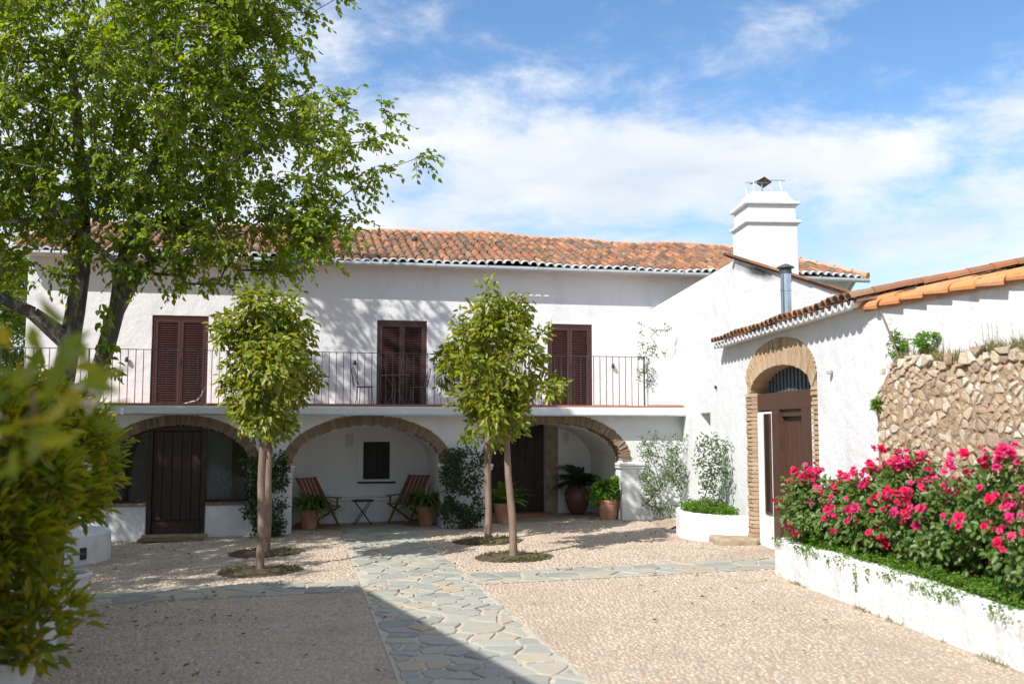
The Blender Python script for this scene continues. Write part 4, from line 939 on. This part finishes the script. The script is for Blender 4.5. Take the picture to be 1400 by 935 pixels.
rs = np.random.RandomState(77); n = 420; P = np.stack([rs.uniform(-7, 3.3, n), 8 + 13 * rs.random(n) ** .8, np.zeros(n)], 1); P = P[(np.abs(P[:, 0]) < .5 * P[:, 1]) & (P[:, 0] < 3.2 - .0 * P[:, 1])]
P[:300] = np.where(rs.random((len(P[:300]), 1)) < .5, np.stack([rs.normal(-4.2, 1.0, len(P[:300])), rs.normal(10.2, 1.3, len(P[:300])), np.zeros(len(P[:300]))], 1), P[:300]); P[:, 2] = .0205 * (P[:, 0] + 5) + .028
s_ = .5 + .7 * rs.random(len(P))
link('fallen_leaves', leaf_mesh('fallen_leaves', [leaf_geo(P, nrm(rs.normal(size=P.shape) * np.array([1, 1, .15])), nrm(np.array([0, 0, 1.]) + rs.normal(size=P.shape) * .25), .06 * s_, .032 * s_)]), M('dead_leaf', (.2, .12, .05), .9, rand='island', cols=[(.16, .10, .05), (.26, .17, .08), (.11, .075, .045), (.2, .18, .06)]), kind='stuff', label='scattered dry fallen leaves on the pebbled yard', cat='leaf litter')
n = 900; yy = rs.uniform(7.4, 13.3, n); kk = (np.sin(yy * 3.1 + .6) + np.sin(yy * 7.7) + rs.normal(size=n) * .5) > .75; yy = yy[kk]
P = np.stack([3.45 + .106 * (13.38 - yy) - .015 - .05 * rs.random(len(yy)) ** 2, yy, np.zeros(len(yy))], 1); P[:, 2] = .0205 * (P[:, 0] + 5)
link('kerb_weeds', leaf_mesh('kerb_weeds', [grass(P, .06, .008, rs, .7)]), dry_grass, kind='stuff', label='dry weed tufts along the foot of the long rose planter', cat='weeds')
# ------------------------------------------------------------------ wall climbers
def climber(name, box, n, L, W, mat, seed, label, stems=5, spread=.16, cl=40, facing=(0, -1, 0), taper=0.):
    """box: x0,x1,y0,y1,z0,z1; climbs from the foot of the box"""
    rs = np.random.RandomState(seed); x0, x1, y0, y1, z0, z1 = box; t = empty(name, ((x0 + x1) / 2, (y0 + y1) / 2, z0), 0, label=label, cat='climber')
    u = rs.random((cl, 3)); wz = 1 - taper * u[:, 2]
    C = np.stack([(u[:, 0] - .5) * (x1 - x0) * wz, (u[:, 1] - .5) * (y1 - y0), u[:, 2] * (z1 - z0)], 1)
    T = Tree()
    for k in range(stems): T.node((rs.uniform(-.3, .3) * (x1 - x0), 0, -.03), -1, .008)
    C = C[np.argsort(C[:, 2])]; T.grow(C, rs, (0, 0, 0), step=.2, wob=.025)
    link('stem', T.mesh('stem', .004, .36, 5), twig, t)
    O = np.zeros_like(C) + np.array(facing) * .6
    link('foliage', leaf_mesh('foliage', [cluster_leaves(rs, C, O, n, spread, L, W, droop=.25, jit=1.1)]), mat, t); return t
climber('wall_climber', (-5.12, -4.38, 19.28, 19.72, gz(-4.7), 1.62), 34, .07, .038, leaf_dark, 41, 'dark leafy climber covering the pillar beside the glazed arch', cl=85, spread=.13)
climber('wall_climber', (-1.40, -.58, 20.12, 20.50, gz(-1), 1.66), 34, .07, .038, leaf_dark, 42, 'dark leafy climber on the pillar between the chair arch and the door arch', cl=85, spread=.13)
climber('wall_climber', (2.72, 3.64, 20.95, 21.35, .28, 1.95), 26, .065, .028, leaf_pale, 43, 'light sprawling climber against the wall right of the door arch', cl=60, spread=.14, stems=7)
climber('jasmine', (3.35, 3.82, 17.6, 18.3, .6, 1.95), 20, .065, .03, leaf_pale, 44, 'thin upright jasmine rising from the curved white planter', cl=52, spread=.13, stems=6)
w = uv2w(2.9, -.12)
climber('hanging_vine', (w[0] - .15, w[0] + .15, w[1] - .06, w[1] + .04, 2.95, 4.35), 11, .055, .025, leaf_pale, 45, 'thin vine twined up the end post of the balcony railing', cl=22, spread=.07, stems=2)
w = uv2w(3.35, .35)
climber('hanging_vine', (w[0] - .2, w[0] + .25, w[1] - .1, w[1] + .1, 3.58, 4.35), 9, .05, .024, leaf_pale, 46, 'sparse vine rising above the white balcony parapet', cl=18, spread=.08, stems=3)

# ------------------------------------------------------------------ earth bank, mats
mb = MB(); n = 16; rs = np.random.RandomState(5)
for i in range(n + 1):
    for j in range(n + 1):
        x = 2.55 + 1.2 * i / n; y = 19.4 + 2.2 * j / n; h = .20 * max(0, (i / n) - .12) * math.sin(math.pi * min(1, .15 + j / n * .9)) ** .5
        mb.v.append((x, y, gz(x) - .02 + h + rs.normal() * .012 * (h > .02)))
for i in range(n):
    for j in range(n): mb.f.append((i * (n + 1) + j, (i + 1) * (n + 1) + j, (i + 1) * (n + 1) + j + 1, i * (n + 1) + j + 1))
mb.build('earth_bank', stone_step, kind='structure')
w = uv2w(-6.67, -.42)
bevel(MB().box(-.58, .58, -.2, .2, 0, .035).build('doormat', M('coir', (.26, .15, .075), 1, (.18, .10, .05), 30, bump=.01, bs=90), loc=(w[0], w[1], gz(w[0]) + .015), rot=(0, .0205, TH), label='brown coir doormat before the dark plank entrance door', cat='mat'), .01)

# ------------------------------------------------------------------ pots in the arcade
def pot_mesh(r, h):
    return MB().lathe([(r * .68, 0), (r * .84, h * .55), (r * .95, h * .82), (r * 1.0, h * .84), (r * 1.03, h * .97), (r, h), (r * .88, h), (r * .86, h * .88), (.001, h * .87)], 28)
def potted(name, loc, r, h, label, fill, mat=terracotta, rz=0):
    t = empty(name, loc, rz, label=label, cat='potted plant'); o = pot_mesh(r, h).build('pot', mat, t, smooth=False); bevel(o, .006)
    MB().lathe([(r * .86, h * .86), (r * .5, h * .9), (.01, h * .91)], 16).build('soil', soil, t); fill(t, h); return t
def straps(seed, n, L, W, mat, up=.9):
    def f(t, h):
        rs = np.random.RandomState(seed); V = []; Fq = []
        for k in range(n):
            a = rs.uniform(0, TAU); l = L * rs.uniform(.6, 1.1); el = rs.uniform(.55, 1.35); d = np.array([math.cos(a), math.sin(a)]); s = np.array([-d[1], d[0]]); p = np.array([d[0] * .06, d[1] * .06, h * .88]); b = len(V); m = 6
            for i in range(m + 1):
                w = W * (1 - (i / m) ** 2.2) * .5 + .001; V += [(p[0] + s[0] * w, p[1] + s[1] * w, p[2]), (p[0] - s[0] * w, p[1] - s[1] * w, p[2])]
                st = l / m; p = p + np.array([d[0] * math.cos(el) * st, d[1] * math.cos(el) * st, math.sin(el) * st]); el -= rs.uniform(.20, .46)
            for i in range(m): Fq.append((b + 2 * i, b + 2 * i + 1, b + 2 * i + 3, b + 2 * i + 2))
        link('strap_leaves', qmesh('strap_leaves', V, Fq, True), mat, t, kind='stuff')
    return f
def bushy(seed, ells, n, L, W, mat, cl=45):
    def f(t, h):
        rs = np.random.RandomState(seed); C, O = in_ellipsoids(rs, ells, cl, .3); link('foliage', leaf_mesh('foliage', [cluster_leaves(rs, C, O, n, .09, L, W, .15)]), mat, t)
    return f
def blade_mesh(name, L, W, segs=7, droop=.12, mat=None, pinnate=False):
    V = []; Fq = []; el = 0.; x = z = 0.
    if not pinnate:
        for i in range(segs + 1):
            u = i / segs; w = W * math.sin(math.pi * min(1, .08 + u * .92)) ** .7 * .5 + .002; V += [(x, w, z + w * .25), (x, 0, z), (x, -w, z + w * .25)]; x += L / segs * math.cos(el); z += L / segs * math.sin(el); el -= droop
        for i in range(segs):
            for j in range(2): Fq.append((3 * i + j, 3 * i + j + 1, 3 * i + 4 + j, 3 * i + 3 + j))
    else:
        n = 18
        for i in range(n):
            u = (i + 1) / n; w = W * math.sin(math.pi * (.1 + .85 * u)) ** .6; nx_, nz2 = x + L / n * math.cos(el), z + L / n * math.sin(el)
            b = len(V); V += [(x, .006, z), (x, -.006, z), (nx_, -.006, nz2), (nx_, .006, nz2)]; Fq.append((b, b + 1, b + 2, b + 3))
            for s in (1, -1):
                b = len(V); V += [(x, 0, z), (x + L / n * .75, 0, z), (x + L / n * 1.2 + w * .5, s * w, z + w * .22), (x + w * .55, s * w * .98, z + w * .22)]; Fq.append((b, b + 1, b + 2, b + 3))
            x, z = nx_, nz2; el -= droop
    me = qmesh(name, V, Fq); me.materials.append(mat); return me
asp_me = blade_mesh('leaf', .62, .12, 7, .17, leaf_strap); cyc_me = blade_mesh('frond', .72, .12, 7, .075, frond_m, True)
def blades(me, name, n, seed, elr, sc=1., stem=.0):
    def f(t, h):
        rs = np.random.RandomState(seed)
        for k in range(n): link(name, me, None, t, (0, 0, h * .9 + stem), (rs.uniform(-.2, .2), -rs.uniform(*elr), k * 2.4 + rs.uniform(-.3, .3)), (sc * rs.uniform(.75, 1.1),) * 3)
    return f
potted('agapanthus_pot', (-4.22, 20.95, gz(-4.2)), .215, .40, 'terracotta pot of strap-leaved plant beside the deck chair by the left pillar', straps(71, 260, .85, .042, leaf_strap))
potted('agapanthus_pot', (-1.80, 21.12, gz(-1.8)), .205, .42, 'terracotta pot of strap-leaved plant at the right foot of the chair arch', straps(72, 260, .85, .042, leaf_strap))
potted('aspidistra_pot', (-.20, 21.35, gz(-.2)), .20, .42, 'reddish pot with broad arching leaves in front of the dark arcade door', blades(asp_me, 'leaf', 26, 73, (.45, 1.4), 1.25))
potted('geranium_pot', (2.06, 21.6, gz(2.06)), .25, .43, 'pale terracotta pot of bushy light green plant at the right pillar', bushy(74, [((0, 0, .56), (.30, .30, .17)), ((.10, 0, .72), (.16, .16, .12)), ((-.12, 0, .76), (.10, .10, .12)), ((-.27, -.08, .45), (.12, .12, .12)), ((.3, -.05, .42), (.10, .1, .12)), ((.22, .1, .66), (.12, .12, .1))], 17, .085, .08, leaf_cover, 56))
t = empty('cycad_jar', (1.50, 23.0, gz(1.5)), 0, label='round dark brown jar holding a spiky dark cycad inside the arch', cat='potted plant')
MB().lathe([(.13, 0), (.22, .14), (.285, .34), (.275, .48), (.20, .60), (.17, .63), (.19, .67), (.17, .67), (.15, .6), (.001, .58)], 30).build('jar', urn_m, t, smooth=True)
blades(cyc_me, 'frond', 30, 75, (.25, 1.4), 1.0, .03)(t, .66)

# ------------------------------------------------------------------ chairs and table in the arcade
def deck_chair(loc, rz, label):
    t = empty('deck_chair', loc, rz, label=label, cat='chair', group='wooden deck chairs in the arcade')
    for s in (-1, 1):
        y = s * .26
        MB().bar((-.44, y, 1.02), (.34, y, .015), .028, .045, (0, 1, 0)).build('back_rail', teak, t)
        MB().bar((-.46, y * .88, .015), (.40, y * .88, .44), .028, .045, (0, 1, 0)).build('leg', teak, t)
        MB().bar((-.26, y * 1.12, .60), (.36, y * 1.12, .60), .055, .024).build('armrest', teak, t)
        MB().bar((.26, y * 1.06, .38), (.26, y * 1.06, .588), .03, .03, (0, 1, 0)).build('arm_post', teak, t)
    for p, q in (((-.425, -.27, 1.0), (-.425, .27, 1.0)), ((.38, -.25, .435), (.38, .25, .435)), ((-.42, -.25, .03), (-.42, .25, .03)), ((.33, -.27, .04), (.33, .27, .04)), ((-.03, -.25, .41), (-.03, .25, .41))): MB().tube([p, q], .014, 8).build('cross_bar', teak, t)
    for k in range(9):
        y = -.216 + k * .054
        MB().bar((-.42, y, .995), (-.03, y, .425), .012, .044 if k % 2 else .052, (0, 1, 0)).build('sling_strip', stripe if k % 2 else stripe_red, t)
        MB().bar((-.03, y, .420), (.375, y, .440), .046, .012).build('seat_strip', stripe if k % 2 else stripe_red, t)
    return t
deck_chair((*uv2w(-3.90, 1.38), gz(-4)), TH - .85, 'striped wooden deck chair behind the strap-leaved pot near left pillar')
deck_chair((*uv2w(-2.02, 1.38), gz(-2.3)), TH + math.pi + .85, 'striped wooden deck chair to the right of the small folding table')
t = empty('folding_table', (*uv2w(-2.98, 1.4), gz(-3.2)), .25, label='small round black folding table between the deck chairs', cat='table')
MB().lathe([(.235, .50), (.24, .51), (.24, .525), (.235, .53), (.21, .522)], 28).build('table_top', iron, t)
for s in (-1, 1):
    MB().tube([(-.19, s * .16, 0), (.17, s * .16, .50)], .010, 6).build('leg', iron, t); MB().tube([(.19, s * .13, 0), (-.17, s * .13, .50)], .010, 6).build('leg', iron, t)
MB().tube([(-.12, -.16, .09), (-.12, .16, .09)], .008, 6).build('stretcher', iron, t)

# ------------------------------------------------------------------ wire furniture on the balcony
def wire_chair(u, v, rz, label):
    w = uv2w(u, v); t = empty('wire_chair', (w[0], w[1], 2.574), TH + rz, label=label, cat='chair', group='wire chairs on the balcony')
    MB().tube([(.19 * math.cos(a), .19 * math.sin(a), .45) for a in np.linspace(0, TAU, 21)], .011, 6).lathe([(.185, .452), (.1, .455), (.01, .456)], 20).build('seat', wire_m, t)
    for a in (.7, 2.44, 3.84, 5.58): MB().tube([(.18 * math.cos(a), .18 * math.sin(a), .45), (.19 * math.cos(a), .19 * math.sin(a), .2), (.23 * math.cos(a), .23 * math.sin(a), 0)], .010, 6).build('leg', wire_m, t)
    for k, (w_, h) in enumerate(((.19, .42), (.10, .36))):
        pts = [(-.17 - .10 * math.sin(math.pi * i / 14) - .02, w_ * math.cos(math.pi * i / 14) * (1.15 if 3 < i < 11 else 1), .46 + h * math.sin(math.pi * i / 14)) for i in range(15)]
        MB().tube(pts, .010 if k == 0 else .007, 6).build('back_hoop', wire_m, t)
    return t
wire_chair(-2.92, 2.3, .25, 'curved wire bistro chair standing against the white wall on the balcony')
wire_chair(-1.72, 2.3, math.pi - .3, 'curved wire bistro chair standing before the middle shutters on the balcony')
w = uv2w(-2.22, 2.3); t = empty('wire_table', (w[0], w[1], 2.574), TH, label='round wire bistro table before the middle balcony shutters', cat='table')
MB().lathe([(.30, .70), (.31, .71), (.30, .72), (.01, .722)], 26).build('table_top', wire_m, t)
for k in range(3):
    a = k * TAU / 3 + .3; MB().tube([(r * math.cos(a), r * math.sin(a), z) for r, z in ((.26, .70), (.10, .5), (.07, .38), (.12, .22), (.27, 0))], .011, 6).build('leg', wire_m, t)
w = uv2w(-6.45, .9)
MB().tube([(-.2, 0, .01), (-.1, 0, .05), (.05, 0, .08), (.14, 0, .2), (.2, 0, .36)], .014, 6).build('garden_hose', potwhite, loc=(w[0], w[1], 2.575), rot=(0, 0, TH), smooth=True, label='short pale hose lying beside the left balcony shutters', cat='hose')

# ------------------------------------------------------------------ roses
def rose_mesh(seed):
    rs = np.random.RandomState(seed); V = []; Fq = []
    for layer, (n, r, z, tilt) in enumerate(((6, .52, 0., .25), (5, .40, .05, .75), (4, .22, .10, 1.1))):
        for k in range(n):
            a = TAU * k / n + layer * .5 + rs.uniform(-.2, .2); c, s = math.cos(a), math.sin(a); b = len(V)
            for (u, w) in ((0, .08), (.55, .30), (1, .20)):
                x = r * u * math.cos(tilt) ; zz = z + r * u * math.sin(tilt) - (.10 * u * u if layer == 0 else 0) + rs.uniform(-.03, .03)
                for sd in (-1, 1): V.append((x * c - sd * w * r * 1.9 * s * .6, x * s + sd * w * r * 1.9 * c * .6, zz + (.06 if u == .55 else 0)))
            Fq += [(b, b + 2, b + 3, b + 1), (b + 2, b + 4, b + 5, b + 3)]
    me = qmesh('flower', V, Fq); me.materials.append(petal); return me
ROSES = [rose_mesh(s) for s in range(4)]
STAM = MB().lathe([(.10, .06), (.09, .14), (.01, .16)], 8).mesh('stamen'); STAM.materials.append(stamen)
def rose_bush(x, y, top, r, seed, label, nc=9):
    x += .13
    rs = np.random.RandomState(seed); t = empty('rose_bush', (x, y, .58), 0, label=label, cat='rose bush', group='red rose bushes in the long planter'); H = top - .70
    ells = [((0, 0, H * .52), (r, r * 1.1, H * .37)), ((rs.uniform(-.1, .1), rs.uniform(-.2, .2), H * .78), (r * .55, r * .6, H * .2)), ((0, -.1, H * .42), (r * .8, r, H * .20))]
    C, O = in_ellipsoids(rs, ells, 80, .3); T = Tree()
    for k in range(4): T.node((rs.uniform(-.1, .1), rs.uniform(-.15, .15), -.02), -1, .012)
    T.grow(C, rs, (0, 0, 0), step=.2, wob=.02); link('stem', T.mesh('stem', .0035, .4, 5), twig, t)
    link('foliage', leaf_mesh('foliage', [cluster_leaves(rs, C, O, 26, .16, .074, .052, .25, 1.0)]), leaf_rose, t)
    for c in range(5):                             # long flowering shoots standing clear of the bush
        b = np.array([rs.uniform(-.25, .15), rs.uniform(-.35, .35), H * .8]); tp_ = b + np.array([rs.uniform(-.15, .05), rs.uniform(-.1, .1), H * rs.uniform(.02, .20)])
        MB().tube([tuple(b), tuple((b + tp_) / 2 + rs.normal(size=3) * .015), tuple(tp_)], [.006, .005, .004], 5).build('shoot', twig, t)
        for k in range(rs.randint(1, 5)):
            q = tp_ + rs.normal(size=3) * np.array([.045, .05, .03]); f = nrm(np.array([-.3, -.4, .8]) + rs.normal(size=3) * .5); sc = rs.uniform(.06, .115)
            link('flower', ROSES[rs.randint(4)], None, t, tuple(q), Vector(f).to_track_quat('Z', 'Y').to_euler(), (sc,) * 3)
    view = nrm(np.array([-.65, -.65, .45]))
    for c in range(nc):
        d = nrm(view * rs.uniform(.35, 1.0) + rs.normal(size=3) * .55)
        if c % 3 == 0: d = nrm(d + np.array([0, 0, 1.1]))
        e = ells[0] if c % 3 else ells[1]; p = np.array(e[0]) + d * np.array(e[1]) * rs.uniform(.95, 1.12)
        for k in range(rs.randint(2, 8)):
            q = p + rs.normal(size=3) * np.array([.055, .065, .05]); f = nrm(d + rs.normal(size=3) * .45 + np.array([0, 0, .2])); s = rs.uniform(.06, .125)
            rot = Vector(f).to_track_quat('Z', 'Y').to_euler()
            fo = link('flower', ROSES[rs.randint(4)], None, t, tuple(q), rot, (s, s, s))
            if rs.rand() < .18: link('stamen', STAM, None, fo)
RB = [(3.70, 12.75, 1.70, .42, 81, 'red rose bush at the planter end, spilling before the wooden door'), (3.93, 12.0, 1.62, .40, 82, 'red rose bush second from the wooden door, before the white wall'),
      (4.02, 11.3, 1.78, .42, 83, 'red rose bush at the corner where white wall meets rubble'), (4.12, 10.55, 1.98, .44, 84, 'tall red rose bush against the left part of the rubble wall'),
      (4.27, 9.85, 1.75, .44, 85, 'red rose bush with shaded dark heart before the middle of rubble wall'), (4.42, 9.2, 2.02, .46, 86, 'tallest red rose bush with a high flowering spray over the rubble'),
      (4.42, 8.45, 1.70, .50, 87, 'red rose bush drooping a large low cluster onto the planter edge'), (4.85, 7.7, 1.75, .5, 88, 'red rose bush nearest the open end of the long planter')]
for x, y, z, r, s, l in RB: rose_bush(x, y, z, r, s, l, 14 if s != 85 else 9)
bpy.context.view_layer.update()

# ------------------------------------------------------------------ weeds and stick on the rubble wall
rs = np.random.RandomState(14); Mw = rub.matrix_world
def onrub(s, e): p = Mw @ Vector((e, s, rtop(s))); return (p.x, p.y, p.z)
P = np.array([onrub(-.5 - 4.0 * rs.rand(), rs.uniform(-.16, .0)) for k in range(2100)])
P[:, 2] -= .02
link('wall_weeds', leaf_mesh('wall_weeds', [grass(P[600:2100], .15, .010, rs, .55), grass(P[560:600], .34, .007, rs, .10), leaf_geo(P[:300], nrm(rs.normal(size=(300, 3))), nrm(np.array([0, 0, 1.]) + rs.normal(size=(300, 3)) * .4), .05 * np.ones(300), .03 * np.ones(300))]), dry_grass, kind='stuff', label='dry weeds growing along the top of rubble wall', cat='weeds')
for s, r, h, lb in ((-.52, .09, .30, 'small leafy green plant sprouting high from the rubble wall corner'), (-1.02, .11, .2, 'bright green tuft of weed on top of rubble wall'), (-.31, .06, -.35, 'small green fern clinging to the rubble wall edge')):
    p = onrub(s, -.1 if h > 0 else -.2); C, O = in_ellipsoids(rs, [((0, 0, h * .7), (r, r, max(.1, abs(h) * .5)))], 10, .2)
    t = empty('wall_plant', p, 0, label=lb, cat='plant'); link('foliage', leaf_mesh('foliage', [cluster_leaves(rs, C, O, 26, .05, .05, .026, .1)]), leaf_cover, t)
    if h > 0: MB().tube([(0, 0, -.05), (.02, 0, h * .6)], .008, 5).build('stem', twig, t)
p = onrub(-.66, -.12)
MB().tube([(0, 0, -.1), (-.10, .12, .35), (-.17, .2, .62)], .012, 6).build('leaning_stick', wire_m, loc=p, label='thin grey stick leaning on the white wall above rubble', cat='stick')

# ------------------------------------------------------------------ potted citrus along the neighbouring house
def citrus(x, y, r, top, seed, label, cl=95, n=38, L=.135, W=.05, low=.62, extra=()):
    t = empty('citrus_pot', (x, y, gz(x)), 0, label=label, cat='potted tree', group='white pots of flowering citrus'); rs = np.random.RandomState(seed)
    o = MB().lathe([(.19, 0), (.26, .3), (.30, .46), (.325, .465), (.335, .5), (.325, .51), (.285, .51), (.275, .45), (.001, .44)], 32).build('pot', potwhite, t); bevel(o, .005)
    MB().lathe([(.275, .44), (.15, .46), (.001, .465)], 16).build('soil', soil, t)
    T = Tree(); a = T.node((0, 0, .42), -1, .035); T.limb([(.01, 0, .7), (.0, .02, .95), (.02, 0, 1.2)], a, .03, .02)
    m = (top + low) / 2; ells = [((0, 0, m), (r, r, (top - low) / 2)), ((.1, -.1, m - .2), (r * .75, r * .75, .35)), ((-.1, .1, top - .35), (r * .6, r * .6, .3))] + list(extra)
    C, O = in_ellipsoids(rs, ells, cl, .4); T.grow(C, rs, (0, 0, 1), skip=1, step=.25, wob=.02); link('trunk', T.mesh('trunk', .005, .42, 6), bark_o, t)
    link('crown', leaf_mesh('crown', [cluster_leaves(rs, C, O + np.array([0, 0, .5]), n, .17, L, W, .0, .8)]), leaf_fore, t)
    k = rs.randint(0, len(C), 46); B = C[k] + O[k] * .12 + rs.normal(size=(46, 3)) * .04; B = np.repeat(B, 6, 0) + rs.normal(size=(276, 3)) * .012
    link('blossom', leaf_mesh('blossom', [leaf_geo(B, nrm(rs.normal(size=B.shape)), nrm(rs.normal(size=B.shape)), .026 * np.ones(len(B)), .014 * np.ones(len(B)))]), petal_w, t, kind='stuff')
    return t
citrus(-4.98, 11.15, .62, 2.5, 91, 'white pot of flowering citrus farthest along, next to the round tree bed', cl=85, low=1.1)
citrus(-4.30, 9.05, .58, 2.45, 92, 'white pot of flowering citrus in the middle of the row', low=1.05)
citrus(-3.58, 7.0, .46, 2.4, 93, 'white pot of bushy flowering citrus hanging low over its rim', low=.6, cl=120, extra=[((.42, -.15, .78), (.26, .26, .22)), ((.1, -.3, .62), (.35, .3, .2)), ((.2, .1, 2.4), (.12, .12, .2)), ((.1, -.1, 2.0), (.42, .4, .3))])
citrus(-2.30, 3.2, .46, 2.25, 94, 'blurred citrus with long leafy shoot nearest the viewer side of the row', cl=50, L=.115, W=.045, extra=[((1.27, -1.02, 2.15), (.07, .06, .06)), ((1.2, -.97, 2.06), (.07, .06, .05)), ((.8, -.65, 1.95), (.08, .08, .08))], n=22)

# ------------------------------------------------------------------ neighbouring house west of the yard (casts the shade on the near paving)
c0 = Vector((-5.44, 9.1)); d0 = Vector((2.09, -4.87)).normalized()
c1 = c0 + d0 * 9.0; pts = [(c0.x, c0.y), (-13.5, 8.4), (-15, -4), (c1.x - 4, c1.y - 2), (c1.x, c1.y)]
nh = empty('neighbour_house', (c0.x, c0.y, 0), 0, label='white house beside the potted citrus whose eave shades the near paving', cat='house')
def loc_(p): return (p[0] - c0.x, p[1] - c0.y)
bevel(MB().prism_xy([loc_(p) for p in pts], -.5, 4.55).build('wall', white, nh), .02)
cen = Vector((-9, 3)); MB().prism_xy([loc_((p[0] + (p[0] - cen.x) * .02, p[1] + (p[1] - cen.y) * .02)) for p in pts], 4.552, 4.70).build('eave', ridge_m, nh)
